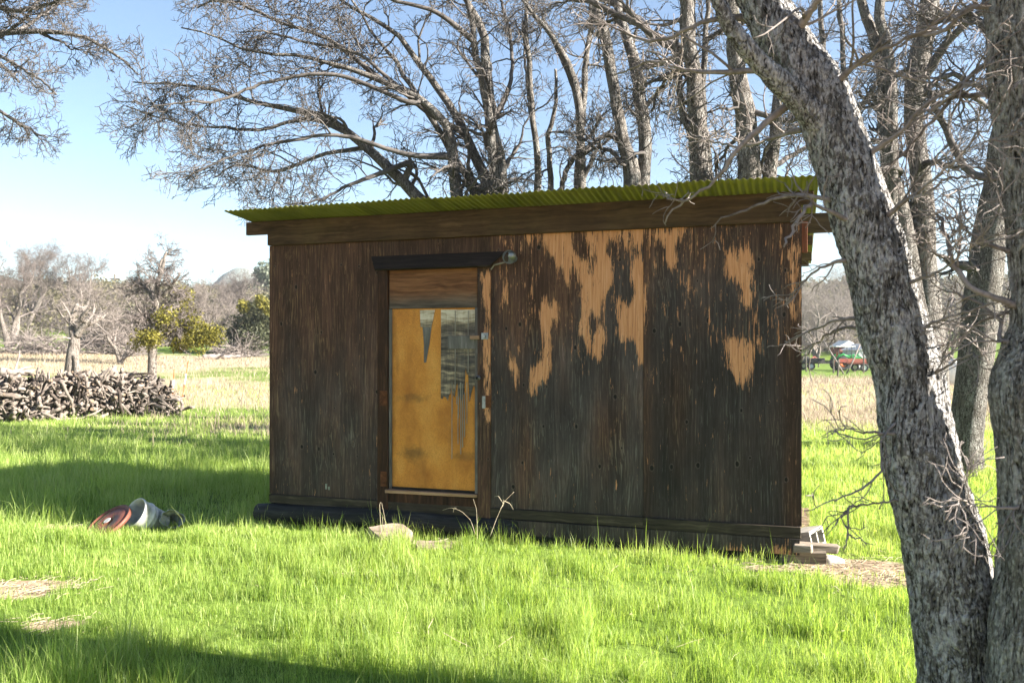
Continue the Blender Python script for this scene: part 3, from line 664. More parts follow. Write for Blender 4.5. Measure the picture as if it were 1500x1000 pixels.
# hasp, hinges
hs = empty("hasp", (0, 0, 0), None, None); hs.parent = shed
(u, z) = fac(702, 494, .04); MB().box((u-.085, -.050, z-.016), (u+.004, -.0345, z+.016)).build("hasp_block", M['pinkwood'], hs, bevel=.002)
(u, z) = fac(710, 492, .04); MB().box((u-.03, -.046, z-.03), (u+.032, -.036, z+.028)).lathe([(0, -.012), (.016, -.012), (.016, .012), (0, .012)], 12, rot('X', 90), (u, -.056, z-.006)).build("clasp", M['steel'], hs, bevel=.002)
(u, z) = fac(701, 553, .03); MB().lathe([(0, -.02), (.021, -.012), (.023, .01), (.012, .02), (.012, .03)], 14, rot('X', 90), (u, -.045, z)).build("door_knob", M['steel'], door, smooth=True)
for (a, b, c, d, m, nm) in ((556, 567, 572, 594, 'rust', "hinge"), (706, 711, 580, 598, 'steel', "strike_plate"), (711.5, 718.5, 579, 597, 'rust', "hinge"), (557, 566, 690, 712, 'rust', "hinge")):
    strip(a, b, c, d, -.043, -.036, nm, M[m], shed)
# hood board over the door: leans out at the bottom
(a0, z0) = fac(545, 379); (a1, z1) = fac(741, 369); (b0, y0_) = fac(557, 398); (b1, y1_) = fac(722, 392)
zt = (z0+z1)/2; zb = (y0_+y1_)/2
Vh = np.array([(a0, -.018, zt), (a1, -.018, zt), (b1, -.088, zb), (b0, -.088, zb), (a0, -.016, zt+.012), (a1, -.016, zt+.012), (b1, -.112, zb+.010), (b0, -.112, zb+.010)])
Vh[0:4, 1] += .002
MB().add(Vh, [[0, 3, 2, 1], [4, 5, 6, 7], [3, 7, 6, 2], [0, 4, 7, 3], [1, 2, 6, 5], [0, 1, 5, 4]]).build("door_hood", M['hood'], shed)
# bulb
(u, z) = fac(748, 377, .10)
lb = MB().lathe([(.0005, -.062)]+[(.060*math.sin(a), -.062*math.cos(a)) for a in np.linspace(.12, 2.85, 20)], 28, rot('X', 78), (u, -.135, z)).build("light_bulb", M['glass'], shed, True)
MB().lathe([(0, -.03), (.018, -.03), (.02, .0), (.024, .03), (.03, .034), (.034, .075), (.0, .075)], 16, rot('X', 78) @ rot('X', 180), (u, -.09, z+.01)).build("socket", M['steel'], lb, True)
(ua, za) = fac(724, 388, .03)
MB().tube([(u-.03, -.03, z+.0), (u-.06, -.035, z-.03), (ua, -.03, za), (ua-.03, -.03, za-.04)], .007, 6).build("wire", M['splint'], lb)
# nail heads and a small plate on the left panel
(u, z) = fac(481, 711)
MB().box((u-.02, -.022, z-.03), (u-.004, -.0135, z+.02)).box((u+.01, -.022, z-.035), (u+.026, -.0135, z-.005)).build("metal_bracket", M['steel'], shed)

# ------------------------------------------------------------------ things about the shed
def world_box(name, m, lo, hi, loc, R, label, cat, bevel=.006, jit=.003, group=None):
    o = MB().box(lo, hi, jit=jit).build(name, m, None, bevel=bevel); o.location = loc; o.rotation_euler = Matrix(R).to_euler() if R is not None else (0, 0, 0)
    return tag(o, label, cat, group)
def stone(name, loc, sx, sy, sz, rz, seed, label, m='stone'):
    a, b = np.meshgrid(np.linspace(0, 2*PI, 37)[:-1], np.linspace(-PI/2, PI/2, 19)); sg = lambda v, p: np.sign(v)*np.abs(v)**p
    X = sx*sg(np.cos(b), .4)*sg(np.cos(a), .45); Y_ = sy*sg(np.cos(b), .4)*sg(np.sin(a), .45); Z = sz*sg(np.sin(b), .4)
    k = 1+.16*(fbm(X*6+seed, Y_*6, Z*6, seed=seed)-.5); V = np.stack([X*k, Y_*k, Z*k], -1).reshape(-1, 3); n, mm = a.shape
    i = np.arange(n-1)[:, None]; j = np.arange(mm)[None]; j2 = (j+1) % mm
    Q = np.stack([i*mm+j, i*mm+j2, (i+1)*mm+j2, (i+1)*mm+j], -1).reshape(-1, 4)
    o = link(name, mesh_from(name, V, [Q], None, True), M[m]); o.location = loc; o.rotation_euler = (.05, .12, rz)
    return tag(o, label, "stone")
def block(name, loc, sx, sy, sz, R, seed, label):
    g = [np.linspace(-1, 1, 15)]*2; V, Q, n = [], [], 0
    for ax in range(3):
        for sg in (-1, 1):
            a, b = np.meshgrid(*g); p = np.zeros((15, 15, 3)); p[..., ax] = sg; p[..., (ax+1) % 3] = a*sg; p[..., (ax+2) % 3] = b
            i = np.arange(14)[:, None]; j = np.arange(14)[None]; Q.append((np.stack([i*15+j, i*15+j+1, (i+1)*15+j+1, (i+1)*15+j], -1).reshape(-1, 4))+n); V.append(p.reshape(-1, 3)); n += 225
    V = np.vstack(V); rr = np.linalg.norm(V, axis=1, keepdims=True); V = V*(1-.09*np.maximum(rr-1.18, 0)); V = V*np.array((sx, sy, sz))
    V = V*(1+.22*(fbm(V[:, 0]*9+seed, V[:, 1]*9, V[:, 2]*9, seed=seed)[:, None]-.5)); o = link(name, mesh_from(name, V, [np.vstack(Q)], None, False), M['stone']); o.location = loc; o.rotation_euler = R; return tag(o, label, "stone")
p = P(572, 789, 7.35); block("step_stone", (p[0], p[1], .045), .15, .16, .065, (.10, -.05, .5), 3, "flat pinkish stone block lying in the grass below the door")
p = P(636, 800, 7.10); block("step_stone", (p[0], p[1], -.01), .15, .10, .05, (.05, .02, .1), 6, "smaller half buried stone to the right of the step block")
# lumber and blocks at the right corner
Rz = np.array(Matrix.Rotation(A_, 3, 'Z'))
def cinder(name, loc, R, label, m='concrete'):
    mb = MB(); L, W, H, t = .34, .16, .17, .028
    mb.box((-L/2, -W/2, -H/2), (L/2, -W/2+t, H/2)).box((-L/2, W/2-t, -H/2), (L/2, W/2, H/2))
    for x in (-L/2, -t/2, L/2-t): mb.box((x, -W/2+t+.0005, -H/2+.0015), (x+t, W/2-t-.0005, H/2-.0015))
    o = mb.build(name, M[m], None, bevel=.004); o.location = loc; o.rotation_euler = Matrix(R).to_euler(); return tag(o, label, "concrete block")
c = P(1187, 788, 7.0); cinder("cinder_block", (c[0]-.02, c[1], .10), np.array(Vector((.72, -.55, .22)).to_track_quat('Z', 'Y').to_matrix()), "hollow concrete block tilted behind the lumber at the shed's right corner")
c = to_world(-.10, .10); world_box("pier_block", M['concrete'], (-.13, -.10, -.05), (.15, .10, .070), (c[0], c[1], 0.0), Rz, "grey concrete pier under the shed's right corner", "concrete block", .01)
c = to_world(.17, .06); b1 = world_box("wooden_beam", M['lumber'], (-.26, -.05, -.035), (.11, .05, .03), (c[0], c[1], .125), Rz @ rot('Z', 6) @ rot('Y', 3), "split grey beam end sticking out past the shed's right corner", "beam", .012, .006)
c = to_world(.10, .0); world_box("wooden_board", M['lumber'], (-.25, -.02, -.06), (.09, .02, .05), (c[0], c[1], .055), Rz @ rot('Y', -4) @ rot('X', 14), "brown board on edge under the split beam end", "board", .004, .003)
c = to_world(.05, -.06); world_box("wooden_block", M['lumber'], (-.10, -.04, -.03), (.04, .04, .03), (c[0], c[1], .135), Rz @ rot('Z', -10), "short grey timber offcut against the shed's right corner", "board", .01, .005)
c = to_world(.26, .12); stone("field_stone", (c[0]-.03, c[1], .0), .09, .07, .05, .3, 9, "pale stone in the grass beside the lumber", 'concrete')
# red lid, bucket, crumpled can at left
L0 = P(155, 768, 7.75)
lid = MB().lathe([(0, .0), (.05, .002), (.06, .012), (.17, .014), (.19, .004), (.205, .004), (.215, .02), (.222, .022), (.222, -.02), (.215, -.02), (.21, -.004), (0, -.004)], 48).build("round_lid", M['redlid'], None, True)
lid.location = (L0[0]+.03, L0[1], .085); lid.scale = (.95, .95, .95); lid.rotation_euler = (math.radians(27), math.radians(-24), 0); tag(lid, "round faded red metal lid leaning on the white bucket", "lid")
q = MB().lathe([(0, .0175), (.035, .0175), (.037, .0145)], 16, None, (-.02, .03, 0)).build("vent_hole_cap", M['enamel'], lid)
L1 = P(197, 768, 7.8)
bk = MB().lathe([(0, -.17), (.118, -.17), (.122, -.165), (.130, -.02), (.134, -.018), (.134, .0), (.136, .03), (.147, .033), (.147, .046), (.138, .05), (.142, .14), (.15, .142), (.152, .158), (.146, .165), (.139, .162), (.134, .1), (.118, -.15), (0, -.155)], 40).build("bucket", M['enamel'], None, True)
bk.scale = (.92, .92, .95); bk.location = (L1[0]+.09, L1[1]+.08, .10); bk.rotation_euler = Vector((-.50, -.72, .50)).to_track_quat('Z', 'Y').to_euler(); tag(bk, "dirty white plastic bucket lying on its side beside the red lid", "bucket")
L2 = P(246, 763, 7.9)
def can():
    a = np.linspace(0, 2*PI, 41)[:-1]; zs = np.linspace(-.15, .15, 18); A, Z = np.meshgrid(a, zs)
    r = .10*(1+1.1*(fbm(np.cos(A)*1.6+3, np.sin(A)*1.6, Z*9, seed=8)-.5)); r = r*np.where(Z > .13, 1.06, 1)
    V = np.stack([r*np.cos(A), r*np.sin(A)*.8, Z], -1).reshape(-1, 3); n, m = A.shape; i = np.arange(n-1)[:, None]; j = np.arange(m)[None]; j2 = (j+1) % m
    Q = np.stack([i*m+j, i*m+j2, (i+1)*m+j2, (i+1)*m+j], -1).reshape(-1, 4)
    V = np.vstack([V, [[0, 0, -.145]]]); T = np.stack([np.full(m, n*m), (np.arange(m)+1) % m, np.arange(m)], -1)
    o = link("crushed_pail", mesh_from("crushed_pail", V, [Q, T], None, True), M['dirtyenamel']); s = o.modifiers.new("t", 'SOLIDIFY'); s.thickness = .004
    o.scale = (.95, .95, .9); o.location = (L2[0]+.0, L2[1]+.02, .06); o.rotation_euler = Vector((.55, -.70, .30)).to_track_quat('Z', 'Y').to_euler(); tag(o, "crushed grey pail with a torn dark mouth at the end of the junk heap", "pail")
can()
# dry weeds
def weed(name, lines, Y, label):
    mb = MB()
    for ln in lines:
        pts = np.array([P(a, b, Y-.1+.03*i) for i, (a, b) in enumerate(ln)]); pts = np.array([pts[0]*(1-t)+pts[0]*t if False else pts[min(int(t*(len(pts)-1)), len(pts)-2)]*(1-(t*(len(pts)-1)-min(int(t*(len(pts)-1)), len(pts)-2)))+pts[min(int(t*(len(pts)-1)), len(pts)-2)+1]*(t*(len(pts)-1)-min(int(t*(len(pts)-1)), len(pts)-2)) for t in np.linspace(0, 1, 12)])
        mb.tube(pts, np.linspace(.0026, .0012, 12), 5)
    return tag(mb.build(name, M['straw'], None, True), label, "weed", "dry weed stalks by the door")
weed("dead_weed", [[(699, 790), (699, 770), (698, 745), (693, 730)], [(696, 782), (690, 762), (676, 748), (660, 743), (648, 747)], [(668, 744), (665, 743), (664, 750)]], 7.2, "arching dry weed stalk in front of the door's right side")
weed("dead_weed", [[(718, 785), (727, 760), (738, 735), (753, 720)], [(738, 733), (747, 737), (752, 746)], [(737, 737), (730, 726), (724, 727)], [(733, 745), (738, 738), (737, 731)]], 7.1, "forked dry weed stalk right of the door")
weed("dead_weed", [[(560, 790), (557, 760), (556, 738), (558, 735)], [(565, 790), (564, 760), (559, 736)], [(562, 790), (561, 770), (560, 756)]], 7.35, "thin folded dry stalk by the step block")

# ------------------------------------------------------------------ trees
def nrm(v): return v/(np.linalg.norm(v, axis=-1, keepdims=True)+1e-9)
def grow(par, K, t0, t1, L0, L1, ang, N, jit, trop, rs, r0=.5, tip=.0015, lmin=.0, up=None):
    """children of the strands in par=(pts,rad); returns (pts,rad)"""
    pts, rad = par; S, n, _ = pts.shape
    if S == 0: return pts[:, :1].repeat(N, 1), rad[:, :1].repeat(N, 1)
    t = rs.uniform(t0, t1, (S, K)); f = t*(n-1); i = np.clip(f.astype(int), 0, n-2); w = (f-i)[..., None]; s = np.arange(S)[:, None]
    base = pts[s, i]*(1-w)+pts[s, i+1]*w; pr = rad[s, i]*(1-w[..., 0])+rad[s, i+1]*w[..., 0]
    tg = nrm(pts[s, i+1]-pts[s, i]); rnd = nrm(rs.normal(0, 1, (S, K, 3)))
    perp = nrm(rnd-(rnd*tg).sum(-1, keepdims=True)*tg)
    a = ang*rs.uniform(.6, 1.35, (S, K, 1)); d = nrm(tg*np.cos(a)+perp*np.sin(a))
    L = rs.uniform(L0, L1, (S, K))*(1.15-.6*t)+lmin
    base = base.reshape(-1, 3); d = d.reshape(-1, 3); L = L.ravel(); R0_ = np.maximum(pr.ravel()*r0*rs.uniform(.6, 1.1, S*K), tip*1.3)
    out = np.zeros((S*K, N, 3)); out[:, 0] = base; st = (L/(N-1))[:, None]; tr = np.array(trop, float)
    for k in range(1, N):
        d = nrm(d+rs.normal(0, jit, d.shape)+tr); out[:, k] = out[:, k-1]+d*st
    u = np.linspace(0, 1, N)[None]; rr = R0_[:, None]*(1-u)**.8+tip*u
    rr = np.maximum(rr, tip)
    return out, rr
def cat(*a): return np.concatenate([x[0] for x in a]), np.concatenate([x[1] for x in a])
def strands_mesh(name, sets, smooth=True):
    Vs, Qs, Ts, n0 = [], [], [], 0
    for (pts, rad), sides, caps in sets:
        if len(pts) == 0: continue
        V, Q, T = tube_arrays(pts, rad, sides, caps); Vs.append(V); Qs.append(Q+n0)
        if len(T): Ts.append(T+n0)
        n0 += len(V)
    return mesh_from(name, np.vstack(Vs), [np.vstack(Qs)]+([np.vstack(Ts)] if Ts else []), None, smooth)
def spline(pp, N):
    pp = np.asarray(pp, float); n = len(pp); d = np.concatenate([[0], np.cumsum(np.linalg.norm(np.diff(pp[:, :3], axis=0), axis=1)+1e-6)]); d /= d[-1]
    e = np.vstack([2*pp[0]-pp[1], pp, 2*pp[-1]-pp[-2]]); out = []
    for t in np.linspace(0, 1, N):
        i = min(max(np.searchsorted(d, t)-1, 0), n-2); f = (t-d[i])/(d[i+1]-d[i]); p0, p1, p2, p3 = e[i:i+4]
        out.append(.5*((2*p1)+(-p0+p2)*f+(2*p0-5*p1+4*p2-p3)*f*f+(-p0+3*p1-3*p2+p3)*f**3))
    return np.array(out)
def limb(poly, Y, dY=0, N=26, rs=None, wig=.0):
    n = len(poly); q = []
    for k, (a, b, w) in enumerate(poly):
        y = Y+dY*k/(n-1); p = P(a, b, y); q.append((*p, w/2/F*y))
    s = spline(q, N); pts = s[:, :3]; r = np.maximum(s[:, 3], .003)
    if wig and rs is not None: pts = pts+np.cumsum(rs.normal(0, wig, pts.shape), 0)*np.linspace(0, 1, N)[:, None]
    return pts, r
def pack(l): return np.array([a for a, _ in l]), np.array([b for _, b in l])
def bark_tube(name, pts, rad, m, parent, sides=150, amp=.012, seed=0):
    """close-up trunk: the bark's ridges are real"""
    pts = np.asarray(pts); rad = np.asarray(rad)
    V, Q, T = tube_arrays(pts[None], rad[None], sides, True); n = len(pts)*sides
    c = np.repeat(pts, sides, 0); d = nrm(V[:n]-c); X = V[:n]
    wv = .05*np.stack([vnoise(X[:, 0]*9, X[:, 1]*9, X[:, 2]*5, seed+k) for k in (1, 2, 3)], -1); W = X+wv
    rg = 1-np.abs(2*vnoise(W[:, 0]*58, W[:, 1]*58, W[:, 2]*17, seed)-1); rg2 = vnoise(X[:, 0]*110, X[:, 1]*110, X[:, 2]*50, seed+9); lump = fbm(X[:, 0]*5, X[:, 1]*5, X[:, 2]*3.5, seed+4, 3)
    V[:n] += d*(amp*.95*(rg-.6)+amp*.55*(rg2-.5)+amp*3.2*(lump-.5))[:, None]
    me = mesh_from(name, V, [Q, T], None, True); return link(name, me, m, parent)
def tree_root(name, base, label, group=None): return empty(name, tuple(base), label, "tree", 0, group)
def place(me_obj, root):        # children were modelled in place: keep them there under a root at the tree's foot
    me_obj.parent = root; me_obj.matrix_parent_inverse = Matrix.Translation(root.location).inverted()
def crown(name, sets, m, root):
    o = link(name, strands_mesh(name, sets), m); place(o, root); return o

def gz(p): return (p[0], p[1], float(ground_z(p[0], p[1])))
# --- foreground oak A
rs = np.random.default_rng(21)
YA = 3.42
ta = [(1412,1105,122),(1404,1000,108),(1397,900,112),(1381,800,113),(1354,700,101),(1340,620,99),(1331,550,95),(1308,480,94),(1284,380,91),(1265,320,88),(1244,260,84),(1224,200,80),(1196,135,76),(1154,70,70),(1112,0,60),(1055,-90,52),(985,-220,56)]
root = tree_root("oak_tree", gz(P(1412, 1080, YA)), "thick lichen covered oak trunk leaning left in front of the shed's right corner")
pts, rad = TA = limb(ta, YA, .35, 560); place(bark_tube("trunk", pts, rad, M['bark_near'], None, 240, .013, 3), root)
lp, lr = limb([(1232,238,40),(1206,190,42),(1165,142,36),(1120,100,30),(1083,58,26),(1056,10,22),(1035,-70,18)], YA+.24, -.2, 260)
place(bark_tube("limb", lp, lr, M['bark_near'], None, 120, .008, 5), root)
LA = [([(1225,300,14),(1200,290,11),(1160,286,9),(1110,300,6),(1062,318,4),(1040,335,2)], .35),
      ([(1250,372,15),(1220,385,8),(1180,410,5),(1150,445,3)], .3),
      ([(1235,330,13),(1205,305,9),(1185,300,9),(1165,330,7),(1148,362,5)], -.2),
      ([(1110,120,16),(1090,210,12),(1050,262,8),(1010,290,6),(998,298,5),(974,328,3)], .3),
      ([(998,298,4),(988,293,3.4),(978,291,2.6)], 0),
      ([(1270,465,13),(1230,468,7),(1190,485,5),(1150,500,3)], .5),
      ([(1285,490,12),(1240,480,7),(1200,500,5),(1172,530,3)], .7),
      ([(1292,632,8),(1262,632,4.5),(1238,628,3.4),(1212,634,2.2)], -.3),
      ([(1292,590,8),(1295,640,4.6),(1290,690,5.5),(1262,716,5.2),(1225,731,3.6),(1178,748,2)], -.35),
      ([(1247,722,4.2),(1243,745,3.6),(1242,780,3),(1236,806,1.8)], -.1),
      ([(1241,784,2.8),(1252,788,2.4),(1262,787,1.8)], 0),
      ([(1400,712,18),(1420,690,11),(1436,668,10),(1438,645,10),(1446,612,9),(1452,598,7)], -.2),
      ([(1300,330,12),(1345,280,8),(1400,235,6),(1470,160,4)], -.5),
      ([(1330,420,10),(1370,400,7),(1410,370,5),(1450,330,3)], -.5),
      ([(1265,240,14),(1310,200,10),(1360,150,8),(1430,110,5),(1490,60,3)], -.4),
      ([(1215,140,16),(1260,90,11),(1320,60,8),(1390,20,6),(1440,-40,4)], -.5),
      ([(1160,60,20),(1200,0,14),(1250,-80,10)], -.3),
      ([(1120,20,18),(1040,30,12),(960,60,8),(900,40,5),(840,10,3)], .6),
      ([(1100,95,14),(1020,105,9),(960,90,6),(900,110,4)], .8),
      ([(1200,175,14),(1140,200,9),(1080,215,6),(1020,200,4)], .9),
      ([(1330,500,10),(1372,470,7),(1420,455,6),(1470,440,3)], -.3),
      ([(1360,560,9),(1390,535,6),(1420,520,5),(1445,530,3)], -.3)]
def rooted(poly, tr, dY, N=26, wig=.006, k=.62):
    pts, rad = tr; pyv = 513-(pts[:, 2]-EYE)/pts[:, 1]*F; i0 = int(np.argmin(np.abs(pyv-poly[0][1]-6))); p0 = pts[i0]; Yc = p0[1]
    q = [(a, b, w*k) for a, b, w in poly]; n = len(q); pp = [(*p0, q[0][2]*1.5/2/F*Yc)]
    for i, (a, b, w) in enumerate(q):
        if i == 0: continue
        y = Yc-rad[i0]*.5+dY*i/(n-1); pp.append((*P(a, b, y), w/2/F*y))
    z = spline(pp, N); kink = rs.normal(0, wig, (N-2, 3)); z[1:-1, :3] += kink*np.linspace(.2, 1, N-2)[:, None]
    return z[:, :3], np.maximum(z[:, 3], .0016)
l2 = [rooted(p_, TA, d_) for p_, d_ in LA]
def joined(poly, par, t, dY, k=.62):
    i = int(t*(len(par[0])-1)); p0 = par[0][i]; y0 = p0[1]; n = len(poly)
    pp = [(*p0, par[1][i])]+[(*P(a, b, y0+dY*(i_+1)/n), w*k/2/F*y0) for i_, (a, b, w) in enumerate(poly)]
    z = spline(pp, 26); z[1:, :3] += rs.normal(0, .002, (25, 3)); return z[:, :3], np.maximum(z[:, 3], .0015)
l2[4] = joined([(988,293,4.2),(978,291,3.4)], l2[3], .86, 0); l2[10] = joined([(1243,745,4.6),(1242,780,4),(1236,806,2.6)], l2[9], .62, -.1); l2[11] = joined([(1252,788,3),(1262,787,2.4)], l2[10], .7, 0)
L2 = pack(l2)
sm = pack([l2[i] for i in (0, 1, 2, 4, 5, 6, 7, 8, 9, 20, 21)]); bg_ = pack([l2[i] for i in (12, 13, 14, 15, 16, 17, 18, 19)])
s1 = grow(sm, 7, .25, .95, .10, .26, .75, 7, .22, (0, 0, -.01), rs, .55, .0017); s1b = grow(bg_, 11, .2, .97, .22, .55, .7, 8, .22, (0, 0, .02), rs, .55, .0018)
s2 = grow(s1, 2, .3, .95, .05, .13, .8, 5, .25, (0, 0, 0), rs, .6, .0014); s2b = grow(s1b, 4, .25, .95, .09, .24, .8, 6, .25, (0, 0, 0), rs, .6, .0015)
s3b = grow(s2b, 2, .3, 1, .04, .10, .8, 4, .2, (0, 0, 0), rs, .6, .0013)
crown("crown", [(L2, 8, True), (s1, 5, True), (s1b, 5, True), (s2, 4, True), (s2b, 4, True), (s3b, 3, True)], M['twig_near'], root)
# --- foreground oak B at the right edge
rs = np.random.default_rng(22); YB = 3.15
tb = [(1530,1130,170),(1525,1000,134),(1527,850,126),(1530,720,116),(1524,640,118),(1516,575,118),(1523,520,104),(1532,470,92),(1536,380,100),(1533,300,106),(1526,220,118),(1516,110,124),(1512,0,122),(1512,-120,110),(1520,-300,80)]
root = tree_root("oak_tree", gz(P(1530, 1100, YB)), "mossy oak trunk cut off by the photo's right edge")
pts, rad = limb([(1560,1140,170),(1700,1080,130),(1860,1000,120),(1930,800,112),(1960,500,105),(1990,100,95),(2010,-500,70)], YB-.05, -.45, 200); place(bark_tube("trunk", pts, rad, M['bark_edge'], None, 60, .012, 17), root)  # extra stem added out of view on the right to shade the near grass
pts, rad = TB = limb(tb, YB, .1, 560); place(bark_tube("trunk", pts, rad, M['bark_edge'], None, 240, .012, 13), root)
l2 = [rooted(p_, TB, d_) for p_, d_ in [([(1500,470,18),(1470,500,11),(1462,470,8),(1440,450,7),(1400,430,5),(1360,420,3)], .3),
      ([(1500,450,16),(1440,430,14),(1400,395,12),(1385,340,9),(1372,312,5)], .3),
      ([(1490,80,18),(1440,95,12),(1390,150,9),(1340,205,7),(1290,260,4)], .6),
      ([(1490,20,20),(1430,10,14),(1380,45,10),(1330,60,7),(1270,110,4)], .5),
      ([(1480,140,14),(1420,140,9),(1360,160,7),(1300,200,4)], .7),
      ([(1495,370,14),(1450,360,9),(1410,330,6),(1380,290,4)], .4),
      ([(1480,735,8),(1440,742,4),(1415,735,3),(1395,728,2)], -.2),
      ([(1490,250,12),(1450,262,8),(1400,258,6),(1350,290,4)], .6),
      ([(1490,430,10),(1440,470,6),(1400,500,5),(1360,505,3)], .6)]]
L2 = pack(l2); s1 = grow(L2, 9, .25, .97, .16, .42, .75, 8, .24, (0, 0, 0), rs, .55, .0018); s2 = grow(s1, 4, .25, .95, .07, .2, .8, 6, .25, (0, 0, 0), rs, .6, .0015); s3 = grow(s2, 2, .3, 1, .04, .09, .8, 4, .2, (0, 0, 0), rs, .6, .0013)
crown("crown", [(L2, 8, True), (s1, 5, True), (s2, 4, True), (s3, 3, True)], M['twig_near'], root)

# --- oaks drawn limb by limb, standing behind
def attached(poly, stems, dY, rs, wig, N=34):
    best = None
    for p_, r_ in stems:
        d = np.hypot(750+p_[:, 0]/p_[:, 1]*F-poly[0][0], 513-(p_[:, 2]-EYE)/p_[:, 1]*F-poly[0][1]); i = int(d.argmin())
        if best is None or d[i] < best[0]: best = (d[i], p_[i], r_[i])
    p0 = best[1]; n = len(poly); pp = [(*p0, min(best[2], poly[0][2]/2/F*p0[1]*1.25))]
    for i in range(0 if best[0] > 14 else 1, n):
        y = p0[1]+dY*(i+.5)/n; pp.append((*P(poly[i][0], poly[i][1], y), poly[i][2]/2/F*y))
    z = spline(pp, N); z[1:, :3] += np.cumsum(rs.normal(0, wig*.7, (N-1, 3)), 0)*np.linspace(.1, 1, N-1)[:, None]
    return z[:, :3], np.maximum(z[:, 3], .004)
def drawn_oak(label, base_px, Y, stems, extra, seed, mats=('bark_back', 'twig'), K=(14, 7, 5, 3), L=((.9, 2.0), (.4, .9), (.18, .45), (.1, .2)), trop=(0, 0, .02), tr0=.3, wig=.026, jit=.26, tip=.0042, group=None, ang=.75):
    rs = np.random.default_rng(seed); b = P(*base_px, Y); root = tree_root("oak_tree", gz(b), label, group)
    st = [limb(s, Y, rs.uniform(-.6, .8), 34, rs, wig) for s in stems]; ex = [attached(s, st, rs.uniform(-1.3, 1.3), rs, wig) for s in extra]
    for p_, r_ in st: p_[0, 2] = min(p_[0, 2], float(ground_z(p_[0, 0], p_[0, 1]))-.05)
    o = link("trunk", strands_mesh("trunk", [(pack(st), 14, True)]), M[mats[0]]); place(o, root)
    par = pack(st+ex)
    a1 = grow(par, K[0], tr0, .98, *L[0], ang, 10, jit, trop, rs, .45, tip); a2 = grow(a1, K[1], .15, .97, *L[1], .7, 8, jit*1.1, trop, rs, .6, tip*.85)
    a3 = grow(a2, K[2], .2, .97, *L[2], .75, 6, jit*1.2, (0, 0, 0), rs, .65, tip*.75); a4 = grow(a3, K[3], .3, 1, *L[3], .8, 4, jit, (0, 0, 0), rs, .7, tip*.7)
    sets = ([(pack(ex), 8, True)] if ex else [])+[(a1, 5, False), (a2, 4, False), (a3, 3, False), (a4, 3, False)]
    crown("crown", sets, M[mats[1]], root); return root
Y1 = 14.0
drawn_oak("wide spreading bare oak behind the shed whose limbs reach far to the left", (695, 660), Y1,
  [[(692,664,34),(680,420,30),(655,330,22),(615,287,18),(545,215,14),(482,167,10),(400,150,7),(300,120,5),(190,108,2)],
   [(695,664,34),(684,400,26),(668,285,18),(660,215,15),(640,180,12),(560,130,9),(470,100,6),(380,92,4),(270,60,2)],
   [(697,664,34),(708,400,26),(715,280,17),(700,245,15),(684,205,13),(650,150,11),(600,90,9),(560,50,7),(470,0,4),(380,-30,3)],
   [(700,664,34),(715,400,24),(719,280,15),(712,200,13),(700,120,11),(692,60,9),(680,0,7),(660,-80,4)],
   [(704,664,36),(738,400,28),(741,272,21),(732,200,18),(722,120,15),(716,60,12),(690,10,8),(680,-80,5)],
   [(690,664,30),(700,420,24),(690,285,13),(665,240,10),(610,150,8),(575,100,6),(540,60,4),(500,-10,3)]],
  [[(600,240,9),(555,256,7),(515,272,5),(460,297,3),(415,303,2)], [(660,240,10),(600,225,8),(520,200,6),(450,205,5),(380,225,4),(300,262,2)],
   [(700,60,9),(640,20,7),(560,0,5),(480,-20,4),(390,-10,2)], [(600,150,8),(500,112,6),(400,122,5),(330,150,4),(235,165,2)], [(560,130,8),(480,60,6),(400,30,5),(330,10,4),(285,25,2)],
   [(545,215,8),(480,225,6),(410,250,5),(350,240,3),(310,260,2)], [(690,205,8),(620,160,6),(540,90,5),(450,60,4),(350,40,2)], [(730,180,8),(750,120,6),(745,60,5),(730,0,4)], [(520,190,7),(450,175,6),(380,190,5),(300,185,3),(215,160,2)]],
  31, K=(14, 7, 4, 1), L=((.7, 1.7), (.35, .8), (.18, .42), (.09, .18)), trop=(-.02, 0, .0), tr0=.38, jit=.27, tip=.0046)
Y2 = 15.0
drawn_oak("slender crooked bare oak behind the middle of the roof", (818, 645), Y2,
  [[(790,648,16),(787,400,14),(786,275,11),(780,190,9),(776,100,8),(774,40,6),(770,-60,4)], [(812,648,14),(806,400,12),(800,272,9),(792,200,8),(798,150,6),(790,90,4)],
   [(830,648,20),(846,420,18),(846,265,14),(845,190,12),(838,130,12),(822,90,9),(800,50,7),(770,20,5),(740,-20,3)], [(846,265,12),(850,180,10),(848,100,9),(845,30,7),(840,-60,5)], [(808,400,10),(815,275,8),(832,215,7),(842,170,6)]],
  [[(838,130,8),(818,75,6),(800,40,4),(790,0,3)], [(850,262,7),(870,225,6),(885,215,4),(905,200,3)], [(786,180,6),(768,100,4),(762,30,3)]], 32, ('bark_back', 'twig'), K=(7, 4, 4, 2), L=((.5, 1.3), (.3, .6), (.15, .35), (.08, .18)), tr0=.4)
Y3 = 13.0
drawn_oak("forked bare oak with two pale stems behind the roof", (932, 670), Y3,
  [[(928,672,44),(931,420,38),(930,264,26),(915,200,18),(902,130,17),(888,60,16),(876,20,13),(860,-60,10)], [(936,672,40),(937,400,30),(941,262,20),(940,180,19),(930,110,18),(912,55,15),(900,10,12),(890,-70,8)]],
  [[(1000,80,10),(960,55,11),(920,15,11),(880,-5,10),(820,-40,7)], [(915,215,7),(890,200,6),(868,220,5),(850,235,4)], [(940,170,7),(970,130,5),(985,110,4),(1010,60,3)], [(920,262,7),(900,225,6),(882,218,5),(860,225,3)]],
  33, K=(7, 5, 4, 2), L=((.6, 1.4), (.3, .7), (.15, .35), (.08, .18)), tr0=.42)
Y4 = 11.5
